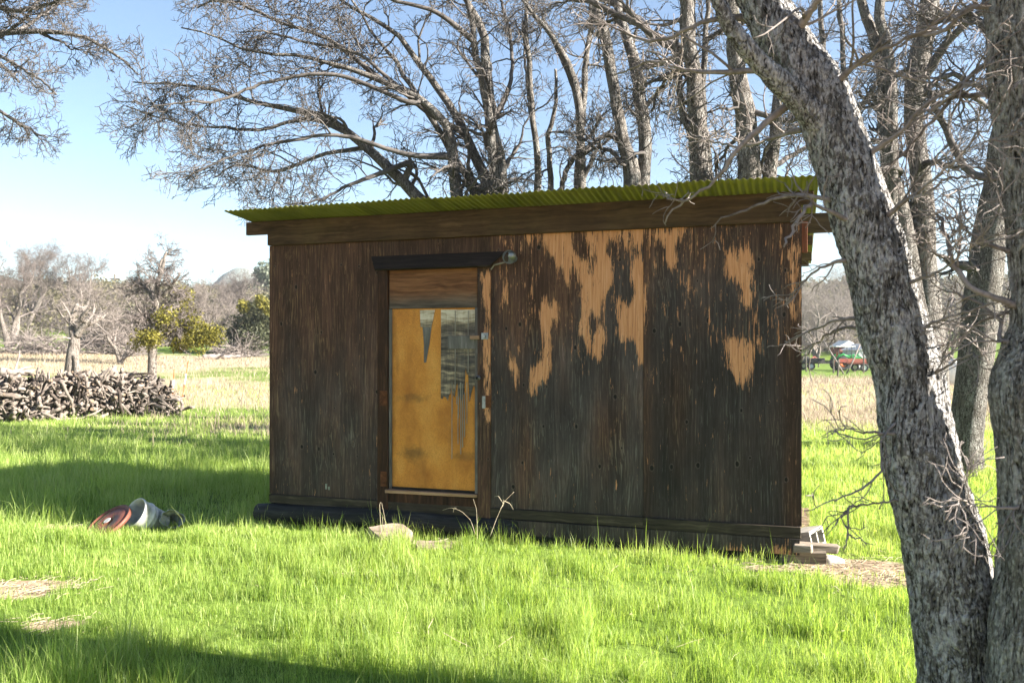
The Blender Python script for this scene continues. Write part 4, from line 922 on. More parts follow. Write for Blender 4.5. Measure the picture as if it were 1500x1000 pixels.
drawn_oak("bare oak with a mossy crooked stem behind the right part of the roof", (1035, 690), Y4,
  [[(1036,694,52),(1036,420,44),(1032,258,30),(1032,180,24),(1031,90,22),(1030,0,20),(1030,-90,15)], [(1030,694,30),(1030,400,22),(1024,258,14),(1015,150,13),(1003,80,14),(1000,20,9),(1003,-60,7)], [(1046,694,30),(1048,400,20),(1050,256,13),(1048,200,12),(1052,120,10),(1060,50,8),(1070,-30,6)],
   [(1040,694,20),(1030,400,14),(1022,258,10),(1006,200,9),(996,150,10),(992,110,9),(1000,75,8)]],
  [[(1003,78,12),(965,50,12),(930,25,11),(890,0,10),(830,-30,7)], [(1035,150,7),(1000,105,8),(970,115,6),(945,120,4)], [(995,110,6),(970,125,5),(945,160,4)], [(1040,60,9),(1080,30,7),(1120,20,5)]],
  34, ('bark_back', 'twig'), K=(7, 5, 4, 2), L=((.5, 1.2), (.28, .6), (.14, .32), (.08, .16)), tr0=.42)
Y5 = 10.5
drawn_oak("thick pale oak trunk behind the roof's right end", (1105, 705), Y5,
  [[(1106,709,58),(1106,420,46),(1106,255,34),(1105,180,32),(1097,110,27),(1088,50,22),(1080,-20,18),(1075,-90,12)], [(1112,709,40),(1114,400,28),(1118,252,20),(1124,180,15),(1118,130,12),(1105,70,10)]],
  [[(1120,250,9),(1150,235,8),(1180,215,6),(1215,180,4)], [(1100,180,7),(1070,215,5),(1050,240,4)], [(1095,90,9),(1130,110,7),(1170,150,6),(1200,215,4)], [(1105,165,8),(1160,170,6),(1210,130,4)]],
  35, ('bark_back', 'twig'), K=(8, 5, 4, 2), L=((.5, 1.2), (.28, .6), (.14, .32), (.08, .16)), tr0=.4)
drawn_oak("grey oak trunk seen between the two foreground trunks", (1412, 690), 11.4,
  [[(1411,694,58),(1414,640,47),(1424,560,46),(1434,480,50),(1440,400,48),(1447,320,46),(1455,240,42),(1463,150,36),(1470,50,32),(1478,-60,26)]],
  [[(1440,260,12),(1410,240,11),(1370,160,9),(1340,118,8),(1310,130,4)], [(1462,140,12),(1420,125,9),(1385,118,7),(1350,150,5)], [(1450,380,10),(1480,300,8),(1490,240,6)], [(1465,60,14),(1420,20,10),(1370,30,7),(1330,20,4)]],
  36, ('bark_mid', 'twig'), K=(9, 5, 4, 2), L=((.5, 1.2), (.28, .6), (.14, .32), (.08, .16)), tr0=.35)
drawn_oak("twin stemmed bare oak rising behind the leaning foreground trunk", (1356, 655), 14.5,
  [[(1352,664,74),(1350,520,60),(1338,400,34),(1322,320,28),(1313,260,25),(1308,180,25),(1305,120,24),(1292,60,16),(1275,10,13),(1262,-60,9)], [(1358,664,70),(1357,520,56),(1358,400,34),(1358,300,30),(1352,230,28),(1350,170,26),(1354,100,28),(1364,40,28),(1368,-40,22)],
   [(1306,140,18),(1303,60,15),(1302,0,14),(1300,-80,10)]],
  [[(1355,110,14),(1385,60,12),(1420,20,10),(1470,-10,6)], [(1360,140,10),(1400,135,9),(1430,150,7),(1455,180,4)], [(1350,250,9),(1380,235,8),(1420,245,6)], [(1320,250,8),(1290,240,7),(1260,250,5)], [(1310,190,8),(1280,150,6),(1250,120,4)]],
  37, ('bark_back', 'twig'), K=(9, 5, 4, 2), L=((.6, 1.4), (.3, .7), (.15, .35), (.08, .18)), tr0=.38)
drawn_oak("bare oak with thin grey stems partly hidden by the leaning foreground trunk", (1312, 650), 17.0,
  [[(1312,650,24),(1296,420,20),(1262,300,14),(1232,200,11),(1212,90,9),(1205,0,7),(1200,-80,5)], [(1316,650,20),(1300,420,15),(1275,250,10),(1250,120,8),(1245,0,6)]],
  [[(1240,220,8),(1200,190,6),(1170,120,4)], [(1262,180,7),(1290,100,5),(1300,40,3)]], 38, ('bark_back', 'twig'), K=(10, 6, 4, 3), L=((.7, 1.6), (.35, .8), (.16, .4), (.09, .2)), tr0=.45)
# oak whose trunk stands beyond the left edge
drawn_oak("bare oak reaching in over the top left corner", (-330, 700), 13.0,
  [[(-330,690,44),(-320,400,36),(-280,220,30),(-200,120,24),(-120,70,16),(-40,45,11),(40,38,8),(110,48,5),(150,75,4),(180,105,2)], [(-325,690,40),(-300,350,26),(-220,180,18),(-120,110,12),(-40,90,8),(0,88,6),(30,110,4),(55,138,3)]],
  [[(-200,120,12),(-120,20,10),(-40,5,9),(10,12,7),(60,10,5),(110,-10,3)], [(-60,50,8),(-10,80,6),(20,100,4),(52,125,3)], [(-120,110,10),(-60,140,7),(-10,160,5),(30,182,4),(80,205,2)], [(20,40,6),(60,28,4),(95,5,3)], [(-100,60,8),(-20,20,7),(30,-10,5),(90,-40,4)], [(60,42,5),(85,62,3.5),(110,80,2)], [(-60,95,7),(0,60,5),(40,30,4),(70,0,3)]],
  39, ('bark_back', 'twig'), K=(10, 5, 4, 2), L=((.4, 1.0), (.22, .5), (.12, .28), (.07, .14)), tr0=.5)

# ------------------------------------------------------------------ background plants
def leaf_cloud(cs, n, size, rs, flat=.8):
    """cs: list of (center, (rx,ry,rz)); n leaves per blob; returns V,Q,tint"""
    Vs, tn = [], []
    for c, r in cs:
        d = nrm(rs.normal(0, 1, (n, 3))); rad = rs.uniform(.0, 1.0, (n, 1))**.5; lump = .65+.6*fbm(d[:, 0]*2.2+c[0], d[:, 1]*2.2+c[1], d[:, 2]*2.2, seed=int(abs(c[0]*7)) % 97)[:, None]
        p = np.array(c)+d*rad*lump*np.array(r); a = nrm(rs.normal(0, 1, (n, 3))); b = nrm(np.cross(a, rs.normal(0, 1, (n, 3))))
        s = size*rs.uniform(.5, 1.4, (n, 1)); Vs.append(np.stack([p-a*s, p+b*s*.45, p+a*s, p-b*s*.45], 1).reshape(-1, 3)); tn.append(np.repeat(rs.uniform(0, 1, n), 4))
    V = np.vstack(Vs); Q = np.arange(len(V)).reshape(-1, 4); return V, Q, np.concatenate(tn)
def leaf_obj(name, cs, n, size, m, root, seed):
    rs = np.random.default_rng(seed); V, Q, t = leaf_cloud(cs, n, size, rs); o = link(name, mesh_from(name, V, [Q], {"tint": t}), m)
    if root is not None: place(o, root)
    return o
def rand_oak(label, px, Y, H, spread, seed, mats=('bark_far', 'twig_far'), trunk=.28, K=(9, 7, 6, 4), low=.3, group=None, tip=.008, wiggle=.16):
    rs = np.random.default_rng(seed); x = (px-750)/F*Y; b = np.array((x, Y, float(ground_z(x, Y)))); root = tree_root("oak_tree", b, label, group)
    st = []
    for k in range(rs.integers(3, 6)):
        a = rs.uniform(0, 2*PI); d = np.array((math.cos(a)*spread*.35, math.sin(a)*spread*.35, H*rs.uniform(.8, 1.0)))
        pts = np.array([b-(0, 0, .1)]+[b+d*t+rs.normal(0, H*.03, 3)*np.array((1, 1, .3)) for t in (.2, .4, .6, .8, 1.0)]); q = np.c_[pts, np.linspace(trunk*.75, .02, 6)]
        s = spline(q, 24); st.append((s[:, :3], np.maximum(s[:, 3], .02)))
    o = link("trunk", strands_mesh("trunk", [(pack(st), 10, True)]), M[mats[0]]); place(o, root)
    a1 = grow(pack(st), K[0], low, .97, spread*.35, spread*.75, .9, 10, wiggle, (0, 0, .05), rs, .55, tip); a2 = grow(a1, K[1], .15, .97, spread*.18, spread*.36, .75, 8, wiggle, (0, 0, .03), rs, .6, tip*.8)
    a3 = grow(a2, K[2], .15, .97, spread*.08, spread*.18, .75, 5, wiggle*1.2, (0, 0, 0), rs, .65, tip*.65); a4 = grow(a3, K[3], .2, 1, spread*.04, spread*.09, .8, 3, wiggle, (0, 0, 0), rs, .7, tip*.55)
    crown("crown", [(a1, 5, False), (a2, 4, False), (a3, 3, False), (a4, 3, False)], M[mats[1]], root); return root, b, a1
# dead snag behind the log pile
def snag():
    Y = 29; rs = np.random.default_rng(51); root = tree_root("dead_tree", gz(P(104, 575, Y)), "dead pale snag with broken forked limbs behind the log pile")
    L = [limb([(103,586,22),(104,550,19),(107,520,17),(110,500,15),(113,487,12)], Y, 0, 24, rs, .01), limb([(109,505,11),(106,485,9),(105,470,8),(111,455,7),(116,447,4)], Y, .2, 24, rs, .01), limb([(112,492,11),(122,478,9),(130,468,8),(123,470,7),(122,462,6),(134,450,3)], Y, -.2, 24, rs, .008), limb([(124,478,7),(138,472,5),(146,465,4),(152,458,2)], Y, .3, 24, rs, .01), limb([(113,586,12),(113,550,12),(112,532,9),(110,520,8)], Y-.1, 0, 24)]
    o = link("trunk", strands_mesh("trunk", [(pack(L), 12, True)]), M['bark_far']); place(o, root)
    a1 = grow(pack(L[1:4]), 6, .1, 1, .5, 1.5, 1.0, 8, .2, (0, 0, -.03), rs, .35, .006); a2 = grow(a1, 6, .2, 1, .25, .7, .8, 6, .2, (0, 0, -.02), rs, .6, .005)
    crown("crown", [(a1, 5, False), (a2, 3, False)], M['twig_dead'], root)
snag()
# mistletoe oak
def mistle_oak():
    Y = 32; rs = np.random.default_rng(52); root = tree_root("oak_tree", gz(P(222, 560, Y)), "small oak with yellow green mistletoe clumps behind the log pile")
    L = [limb([(222,590,16),(223,540,13),(224,510,12),(226,480,10),(228,450,9),(232,420,7),(238,395,5),(243,375,2)], Y, 0, 26, rs, .02), limb([(225,500,8),(250,490,6),(270,480,5),(290,478,3)], Y, .6, 26, rs, .03), limb([(226,490,7),(210,470,6),(195,468,4),(180,455,3)], Y, -.5, 26, rs, .03), limb([(229,445,6),(215,420,5),(205,400,3)], Y, .5, 26, rs, .03), limb([(230,440,6),(250,420,5),(262,400,3)], Y, -.5, 26, rs, .03), limb([(227,470,6),(245,455,5),(262,445,3)], Y, .9, 26, rs, .03), limb([(232,420,5),(236,390,4),(250,370,2)], Y, .4, 26, rs, .03)]
    o = link("trunk", strands_mesh("trunk", [(pack(L), 10, True)]), M['bark_far']); place(o, root)
    a1 = grow(pack(L), 13, .3, .98, .5, 1.4, .9, 9, .2, (0, 0, .0), rs, .5, .008); a2 = grow(a1, 8, .15, .97, .25, .6, .8, 6, .2, (0, 0, -.01), rs, .6, .006); a3 = grow(a2, 6, .2, 1, .12, .3, .8, 4, .2, (0, 0, 0), rs, .6, .005)
    crown("crown", [(a1, 5, False), (a2, 3, False), (a3, 3, False)], M['twig_far'], root)
    for k, (px, py, r, dy) in enumerate([(208,498,.52,-.3),(222,495,.42,-.5),(243,465,.52,-.2),(246,478,.45,.2),(282,478,.5,.3),(300,492,.55,.5),(312,490,.5,.2),(290,500,.55,.0),(272,498,.45,.4),(275,460,.5,.9),(262,505,.35,.1),(268,432,.4,1.0)]):
        c = P(px, py, Y+dy); r *= 1.15; leaf_obj("mistletoe_foliage", [(c, (r, r*.9, r*.85))], 800, .052, M['mistle'], root, 300+k)
mistle_oak()
# bare oaks and leafy trees at the far edge of the field
rand_oak("grey bare oak standing at the left edge of the far field", 12, 62, 6.8, 4.5, 61, low=.35)
rand_oak("bare oak with a curved crown against the sky above the far scrub", 112, 95, 7.6, 6.5, 62, low=.45, trunk=.35)
rand_oak("wide bare oak topping the far scrub at the left", 40, 92, 8.2, 6.5, 63, low=.45, trunk=.35)
rand_oak("pale twiggy bare oak in front of the far scrub right of the mistletoe oak", 318, 66, 4.0, 4.5, 64, ('bark_far', 'twig_dead'), low=.15)
rand_oak("low grey leafless tree behind the mistletoe oak", 176, 52, 4.2, 4.6, 65, ('bark_far', 'twig_dead'), low=.05, trunk=.16)
rand_oak("leafless tree on the far slope above the fallen white log", 345, 105, 5.5, 6, 66, ('bark_far', 'twig_far'), low=.2)
rand_oak("grey leafless tree on the slope right of the shed", 1196, 98, 8, 7, 67, ('bark_far', 'twig_dead'), low=.12)
rand_oak("leafless tree behind the green tractor", 1240, 108, 8, 8, 68, ('bark_far', 'twig_dead'), low=.12)
rand_oak("leafless tree on the slope seen between the foreground trunks", 1392, 90, 8, 7, 69, ('bark_far', 'twig_dead'), low=.12)
def leafy_tree(name, label, px, Y, blobs, m, seed, n=1500, size=.16, trunk=(.2, 2.2)):
    x = (px-750)/F*Y; b = np.array((x, Y, float(ground_z(x, Y)))); root = tree_root(name, b, label); rs = np.random.default_rng(seed)
    tops = [P(a, c, Y+d) for a, c, r, d in blobs]
    L = []
    for tp in tops:
        q = np.array([[*(b-(0, 0, .1)), trunk[0]], [*(b+(rs.normal(0, .1), rs.normal(0, .1), trunk[1]*.6)), trunk[0]*.8], [*(b*.5+tp*.5+rs.normal(0, .2, 3)), trunk[0]*.45], [*tp, .03]]); s = spline(q, 18); L.append((s[:, :3], np.maximum(s[:, 3], .02)))
    o = link("trunk", strands_mesh("trunk", [(pack(L), 8, True)]), M['bark_far']); place(o, root)
    leaf_obj("crown", [(tp, (r, r, r*.85)) for tp, (_, _, r, _) in zip(tops, blobs)], n, size, m, root, seed+1); return root
t = leafy_tree("live_oak", "dark live oak with yellow mistletoe at the shed's left edge", 377, 64, [(362,482,1.7,0),(385,470,2.0,.5),(398,490,1.8,1),(375,495,1.6,-1),(352,492,1.2,1),(395,455,1.9,1),(372,462,1.4,1.5)], M['liveoak'], 71, 1100, .14)
for k, (px, py) in enumerate([(357, 448), (382, 442), (393, 452)]):
    leaf_obj("mistletoe_foliage", [(P(px, py, 62.5), (.55, .55, .6))], 600, .10, M['mistle'], t, 350+k)
leafy_tree("live_oak", "round dark live oak above the brush beside the mistletoe oak", 182, 72, [(176,478,2.0,0),(190,480,1.8,.6),(168,490,1.6,-.6)], M['liveoak'], 73, 1500, .16)
leafy_tree("grey_pine", "tall grey green pine on the slope beside the shed's left edge", 392, 150, [(392,398,2.6,0),(386,410,2.6,1),(398,412,3,0),(390,425,3.2,.5),(382,430,2.4,0),(400,430,3,1)], M['pine'], 75, 900, .32, (.3, 6))
# hillside scrub: one mass of bushes nobody could count
def scrub(name, m_twig, m_leaf, spots, seed, ntw=60, nlf=90):
    rs = np.random.default_rng(seed); S = len(spots); sp = np.array(spots)  # x,y,r,h
    x, y, r, h = sp.T; z = ground_z(x, y); b = np.stack([x, y, z], -1)
    n = S*ntw; idx = np.repeat(np.arange(S), ntw); d = rs.normal(0, 1, (n, 3)); d[:, 2] = np.abs(d[:, 2])+.35; d = nrm(d); out = np.zeros((n, 4, 3)); out[:, 0] = b[idx]+rs.normal(0, .25, (n, 3))*np.array((1, 1, .2))*r[idx, None]
    st = np.stack([r[idx], r[idx], h[idx]], -1)/3*rs.uniform(.55, 1.1, (n, 1))
    for k in range(1, 4): d = nrm(d+rs.normal(0, .25, d.shape)); out[:, k] = out[:, k-1]+d*st
    rad = np.tile(np.array((.03, .022, .014, .006)), (n, 1)); a2 = grow((out, rad), 5, .3, 1, .35, .9, .7, 4, .2, (0, 0, .02), rs, .6, .007)
    o1 = tag(link(name, strands_mesh(name, [((out, rad), 3, False), (a2, 3, False)]), m_twig), kind='stuff')
    cs = []
    if nlf:
        lf = rs.uniform(0, 1, S) < .75; bb = b[lf]; m = lf.sum()
        d = nrm(rs.normal(0, 1, (m, nlf, 3))); d[..., 2] = np.abs(d[..., 2]); q = bb[:, None]+d*(rs.uniform(.3, 1, (m, nlf, 1))**.5)*np.stack([r[lf], r[lf], h[lf]], -1)[:, None]*(.7+.5*rs.uniform(0, 1, (m, nlf, 1)))
        q = q.reshape(-1, 3); k = len(q); a = nrm(rs.normal(0, 1, (k, 3))); c = nrm(np.cross(a, rs.normal(0, 1, (k, 3)))); s = .16*rs.uniform(.5, 1.5, (k, 1))*(q[:, 1:2]/90)
        V = np.stack([q-a*s, q+c*s*.6, q+a*s, q-c*s*.6], 1).reshape(-1, 3); t = np.repeat(np.clip(np.repeat(rs.uniform(0, .7, m), nlf)+rs.normal(0, .15, k), 0, 1), 4)
        tag(link("scrub_leaves", mesh_from("scrub_leaves", V, [np.arange(len(V)).reshape(-1, 4)], {"tint": t}), m_leaf), kind='stuff')
rs = np.random.default_rng(80); sp = []
while len(sp) < 900:
    Y = rs.uniform(88, 172)**1.0; k = rs.uniform(-.68, -.22)
    sp.append((k*Y, Y, rs.uniform(1.2, 2.6), rs.uniform(1.4, 3.6)))
for _ in range(90):
    Y = rs.uniform(72, 92); k = rs.uniform(-.66, -.3)
    if fbm(np.array([k*Y*.12]), np.array([Y*.12]), seed=81)[0] > .5: sp.append((k*Y, Y, rs.uniform(1.0, 2.0), rs.uniform(1.0, 2.2)))
scrub("scrub", M['twig_far'], M['olive'], sp, 82, 34, 170)
sp = []
while len(sp) < 620:
    Y = rs.uniform(100, 185); k = rs.uniform(.28, .66); sp.append((k*Y, Y, rs.uniform(1.3, 2.6), rs.uniform(1.5, 3.6)))
scrub("scrub", M['twig_dead'], M['olive'], sp, 83, 44, 90)
# brush piles
def brush_pile(label, px0, px1, py, Y, H, seed, n=260):
    rs = np.random.default_rng(seed); a = P(px0, py, Y); b = P(px1, py, Y); c = rs.uniform(0, 1, n); p = a+(b-a)*c[:, None]; p[:, 2] = ground_z(p[:, 0], p[:, 1])+rs.uniform(0, 1, n)*H*np.sin(np.clip(c*.9+.08, 0, 1)*PI); p[:, 1] += rs.normal(0, .8, n)
    d = nrm(rs.normal(0, 1, (n, 3))*np.array((1, .6, .35))); out = np.zeros((n, 6, 3)); out[:, 0] = p
    for k in range(1, 6): d = nrm(d+rs.normal(0, .15, d.shape)); out[:, k] = out[:, k-1]+d*.32
    out[..., 2] = np.maximum(out[..., 2], ground_z(out[..., 0], out[..., 1])+.02)
    rad = np.linspace(.03, .012, 6)[None].repeat(n, 0); a2 = grow((out, rad), 5, .1, 1, .3, .9, .7, 4, .2, (0, 0, 0), rs, .6, .007)
    tag(link("brush_pile", strands_mesh("brush_pile", [((out, rad), 4, True), (a2, 3, False)]), M['twig_dead']), label, "brush pile")
brush_pile("low heap of grey cut brush at the left behind the log pile", 10, 100, 528, 60, 1.2, 91)
brush_pile("tangled grey brush heap between the snag and the mistletoe oak", 120, 205, 530, 62, 2.6, 92, 330)
brush_pile("small brush heap behind the fallen white log", 330, 372, 521, 62, .8, 93, 160)
def fallen(label, px0, px1, py, Y, seed):
    rs = np.random.default_rng(seed); a = P(px0, py, Y); b = P(px1, py, Y+1); z = lambda q: np.array((q[0], q[1], float(ground_z(q[0], q[1]))+.16)); pts = np.array([z(a+(b-a)*t) for t in np.linspace(0, 1, 14)])+rs.normal(0, .04, (14, 3))
    L = (pts, np.linspace(.22, .09, 14)); g = grow((L[0][None], L[1][None]), 7, .3, 1, .4, 1.4, .9, 6, .15, (0, 0, .05), rs, .5, .02); g[0][..., 2] = np.maximum(g[0][..., 2], pts[:, 2].min())
    tag(link("fallen_log", strands_mesh("fallen_log", [((L[0][None], L[1][None]), 9, True), (g, 5, True)]), M['twig_dead']), label, "log")
fallen("bleached white fallen log lying in the far field", 296, 352, 528, 58, 94)
fallen("grey pole shaped log on the ground at the far left", 0, 48, 522, 42, 95)

# ------------------------------------------------------------------ log pile
def log_pile():
    rs = np.random.default_rng(55); A = np.array((-8.6, 22.4)); B = np.array((-17.5, 16.4)); ax = (B-A)/np.linalg.norm(B-A); nr = np.array((ax[1], -ax[0]))
    if nr[1] > 0: nr = -nr
    t = NT("firewood_bark"); o = t.obj(); r = t.rand(); n = t.noise(t.map(o, (9, 9, 3)), 1, 5, .65)
    c = t.ramp(t.ma('ADD', t.ma('MULTIPLY', n, .6), t.ma('MULTIPLY', r, .4)), [(.28, (.022, .017, .014)), (.5, (.082, .066, .056)), (.72, (.235, .20, .175))])
    mb_ = t.done(t.bsdf(c, .9, t.bump(n, .8, .02), spec=.15))
    t = NT("firewood_cut_end"); o = t.obj(); n = t.noise(o, 30, 4); me_ = t.done(t.bsdf(t.ramp(n, [(.3, (.09, .06, .04)), (.7, (.24, .18, .13))]), .85))
    protos = []
    for k in range(16):
        L = rs.uniform(.4, .95); R = rs.uniform(.018, .046)*(1.35 if k % 5 == 0 else 1); N = 10; pts = np.zeros((N, 3)); pts[:, 2] = np.linspace(-L/2, L/2, N); bend = rs.uniform(-.2, .2); a = rs.uniform(0, 2*PI); pts[:, 0] += bend*np.cos(np.linspace(-1.4, 1.4, N)); pts[:, :2] += np.cumsum(rs.normal(0, .02, (N, 2)), 0)
        rad = R*(1-.3*np.linspace(0, 1, N))*(1+rs.normal(0, .06, N)); V, Q, T = tube_arrays(pts[None], rad[None], 10, True); V = V+rs.normal(0, R*.05, V.shape)
        me = mesh_from("log", V, [Q, T], None, False); me.materials.append(mb_); me.materials.append(me_)
        mi = np.zeros(len(me.polygons), np.int32); mi[len(Q):] = 1; me.polygons.foreach_set("material_index", mi)
        sm = np.ones(len(me.polygons), bool); sm[len(Q):] = False; me.polygons.foreach_set("use_smooth", sm); protos.append(me)
    def top(s): return (1.0-.05*np.sin(s*3.1))*sstep(.1, .9, s) if s < 1.0 else 1.0-.05*np.sin(s*2.3)
    lab = "short crooked grey log heaped in the firewood pile"
    cnt = 0; tot = np.linalg.norm(B-A)
    while cnt < 298:
        s = rs.uniform(.45, 5.6); H = float(top(s)); h = H*rs.uniform(0, 1)**.85; depth = -.62*(1-(h/1.15)**1.6)+rs.uniform(-.05, .22) if rs.uniform() < .8 else rs.uniform(-.2, .6)
        if depth > 0: h = H+rs.uniform(-.10, .02)
        xy = A+ax*s-nr*depth if False else A+ax*s+nr*(-depth)
        d = nr*rs.normal(.5, .6)+ax*rs.normal(0, .7); v = Vector((d[0], d[1], rs.normal(0, .85 if h < H-.2 else .2))).normalized()
        o = bpy.data.objects.new("log", protos[cnt % 16]); COL.objects.link(o)
        o.location = (xy[0], xy[1], float(ground_z(*xy))+max(.05, h)); o.rotation_euler = (v.to_track_quat('Z', 'Y') @ Matrix.Rotation(rs.uniform(0, 6.28), 3, 'Z').to_quaternion()).to_euler(); k = rs.uniform(.75, 1.2); o.scale = (k, k, k)
        tag(o, lab, "log", "logs in the firewood pile"); cnt += 1
    Vs, Qs, Ts, n0 = [], [], [], 0
    for i in range(2600):
        s = rs.uniform(.4, tot); H = float(top(s)); h = H*rs.uniform(0, .90); wd = .55*(1-(h/1.15)**1.6)+.05; xy = A+ax*s+nr*(rs.uniform(-wd*1.3, wd) if s < 5.6 else rs.uniform(-.6, .7*(1-h/1.5)))
        me = protos[i % 16]; Rm = np.array((Vector((rs.normal(), rs.normal(), rs.normal(0, .8))).normalized().to_track_quat('Z', 'Y')).to_matrix()); co = np.zeros(len(me.vertices)*3, np.float32); me.vertices.foreach_get("co", co)
        V = co.reshape(-1, 3) @ Rm.T+np.array((xy[0], xy[1], float(ground_z(*xy))+max(h, .05))); pass
        Q = np.array([list(p.vertices) for p in me.polygons if len(p.vertices) == 4]); T = np.array([list(p.vertices) for p in me.polygons if len(p.vertices) == 3])
        Vs.append(V); Qs.append(Q+n0); Ts.append(T+n0); n0 += len(V)
    o = link("firewood_heap", mesh_from("firewood_heap", np.vstack(Vs), [np.vstack(Qs), np.vstack(Ts)], None, True), mb_); tag(o, kind='stuff')
log_pile()

# ------------------------------------------------------------------ far right: tractor, trailers, posts, sheds
M['green_paint'] = mk_plain("green_tractor_paint", (.015, .16, .035), (.03, .24, .06), 5, .4, .1)
M['orange_paint'] = mk_plain("orange_paint", (.40, .085, .02), (.55, .13, .03), 5, .5, .1)
M['rubber'] = mk_plain("tyre_rubber", (.015, .015, .015), (.035, .035, .035), 8, .8, .2)
M['rustred'] = mk_plain("rusty_red_paint", (.14, .035, .022), (.26, .075, .05), 4, .7, .2)
M['white_paint'] = mk_plain("white_paint", (.62, .62, .60), (.80, .80, .78), 3, .5, .1)
M['tin'] = mk_plain("grey_sheet_metal", (.32, .33, .34), (.52, .52, .52), 3, .5, .2)
M['post'] = mk_board("fence_post_wood", (.04, .035, .03), (.11, .095, .08), (.22, .19, .16), 'z')
M['darkmetal'] = mk_plain("dark_machine_metal", (.03, .03, .032), (.08, .075, .07), 5, .6, .2)
def wheel(name, r, w, c, parent, hub='white_paint'):
    g = rot('X', 90); o = MB().lathe([(r*.55, -w/2), (r*.9, -w/2), (r, -w*.35), (r, w*.35), (r*.9, w/2), (r*.55, w/2), (r*.55, -w/2)], 28, g, c).build(name, M['rubber'], parent, True)
    MB().lathe([(0, -w*.2), (r*.3, -w*.25), (r*.548, -w*.4), (r*.548, w*.4), (r*.3, w*.25), (0, w*.2)], 20, g, c).build("rim", M[hub], o, True); return o
def tractor():
    c = P(1238, 545, 70); T = empty("tractor", gz(c), "small green tractor with an orange seat and a white canopy beyond the fence posts", "tractor", 0)
    mb = MB().box((.1, -.28, .62), (1.35, .28, 1.12)).box((-.5, -.2, .5), (.15, .2, .85)).box((1.35, -.22, .55), (1.42, .22, 1.05)); mb.build("hood", M['green_paint'], T, bevel=.05)
    for s in (-1, 1):
        wheel("rear_wheel", .58, .34, (-.45, s*.62, .58), T, 'orange_paint'); wheel("front_wheel", .36, .22, (1.05, s*.55, .36), T, 'white_paint')
        MB().tube([(-.95, s*.62, .9), (-.75, s*.62, 1.22), (-.4, s*.62, 1.3), (-.05, s*.62, 1.15)], .09, 8).build("fender", M['green_paint'], T, True)
        MB().tube([(.25, s*.42, 1.15), (.9, s*.45, 1.28), (1.6, s*.45, .75), (2.0, s*.45, .45)], .06, 8).build("loader_arm", M['green_paint'], T)
    MB().box((2.0, -.7, .18), (2.06, .7, .62)).box((2.06, -.7, .16), (2.5, .7, .2)).build("loader_bucket", M['green_paint'], T, bevel=.01)
    MB().box((-.62, -.24, .98), (-.2, .24, 1.08)).box((-.68, -.24, 1.05), (-.6, .24, 1.5)).build("seat", M['orange_paint'], T, bevel=.03)
    MB().tube([(.1, 0, 1.1), (-.05, 0, 1.32)], .02, 6).lathe([(.17, -.015), (.19, 0), (.17, .015), (.17, -.015)], 20, rot('Y', -50), (-.06, 0, 1.33)).build("steering_wheel", M['darkmetal'], T)
    for x in (-.75, .35):
        for s in (-1, 1): MB().tube([(x, s*.5, .9), (x, s*.5, 1.93)], .025, 6).build("canopy_post", M['darkmetal'], T)
    MB().box((-1.0, -.65, 1.93), (.6, .65, 2.0)).build("canopy", M['white_paint'], T, bevel=.03)
    MB().tube([(.9, .1, 1.1), (.9, .1, 1.6)], .03, 6).build("exhaust_pipe", M['darkmetal'], T)
tractor()
def trailer(px, py, Y, L, label, m, rz=0, wheels=(.0,), load=False):
    c = P(px, py, Y); T = empty("trailer", gz(c), label, "trailer", rz); W = .8
    MB().box((-L/2, -W, .62), (L/2, W, .72)).build("deck", M[m], T, bevel=.01)
    for s in (-1, 1):
        MB().box((-L/2, s*W-.03, .724), (L/2, s*W+.03, 1.0)).build("side_rail", M[m], T, bevel=.01)
        for x in wheels: wheel("wheel", .32, .2, (x, s*(W+.14), .32), T)
    MB().box((-L/2, -.06, .5), (L/2+.9, .06, .617)).build("drawbar", M['darkmetal'], T)
    if load:
        MB().box((-L*.4, -.5, .725), (-L*.1, .5, 1.15)).build("engine_block", M['darkmetal'], T, bevel=.04); MB().tube([(-.2, -.3, .78), (.4, 0, 1.1), (.9, .3, .8)], .07, 8).build("axle_beam", M['rustred'], T)
trailer(1257, 548, 67, 2.4, "rusty red flatbed trailer standing in front of the green tractor", 'rustred', wheels=(.1,))
trailer(1186, 541, 72, 2.0, "dark low trailer carrying machine parts near the shed's right edge", 'darkmetal', wheels=(-.2,), load=True)
for px, py, Y, H, lean, lab in [(1221, 553, 60, 1.25, .0, "upright fence post left of the dark leaning post"), (1227, 564, 50, 1.05, .06, "dark leaning fence post nearest the dry grass"), (1265, 556, 60, 1.45, .0, "slim fence post in front of the red trailer"), (1181, 546, 66, 1.6, -.02, "fence post beside the dark low trailer"), (1199, 540, 78, 1.2, .02, "short fence post behind the dark low trailer")]:
    c = P(px, py, Y); x, y, z = gz(c); H = H
    rs = np.random.default_rng(px); pts = [(lean*H*t+rs.normal(0, .006), 0, H*t-.1*(t == 0)) for t in np.linspace(0, 1, 7)]
    o = MB().tube(pts, np.linspace(.06, .05, 7), 8).build("fence_post", M['post'], None, True); o.location = (x, y, z); tag(o, lab, "fence post", "fence posts in front of the tractor")
def pole_lean(px0, py0, px1, py1, Y, lab):
    a = P(px0, py0, Y); b = P(px1, py1, Y+.6); a[2] = float(ground_z(a[0], a[1]))
    o = MB().tube([a, a*.6+b*.4+(.03, 0, 0), b], [.06, .05, .035], 8).build("leaning_pole", M['twig_dead'], None, True); tag(o, lab, "pole")
pole_lean(1236, 553, 1206, 498, 57, "pale bare pole leaning left over the fence posts")
pole_lean(1240, 552, 1262, 500, 58, "pale thin pole leaning right beside the green tractor")
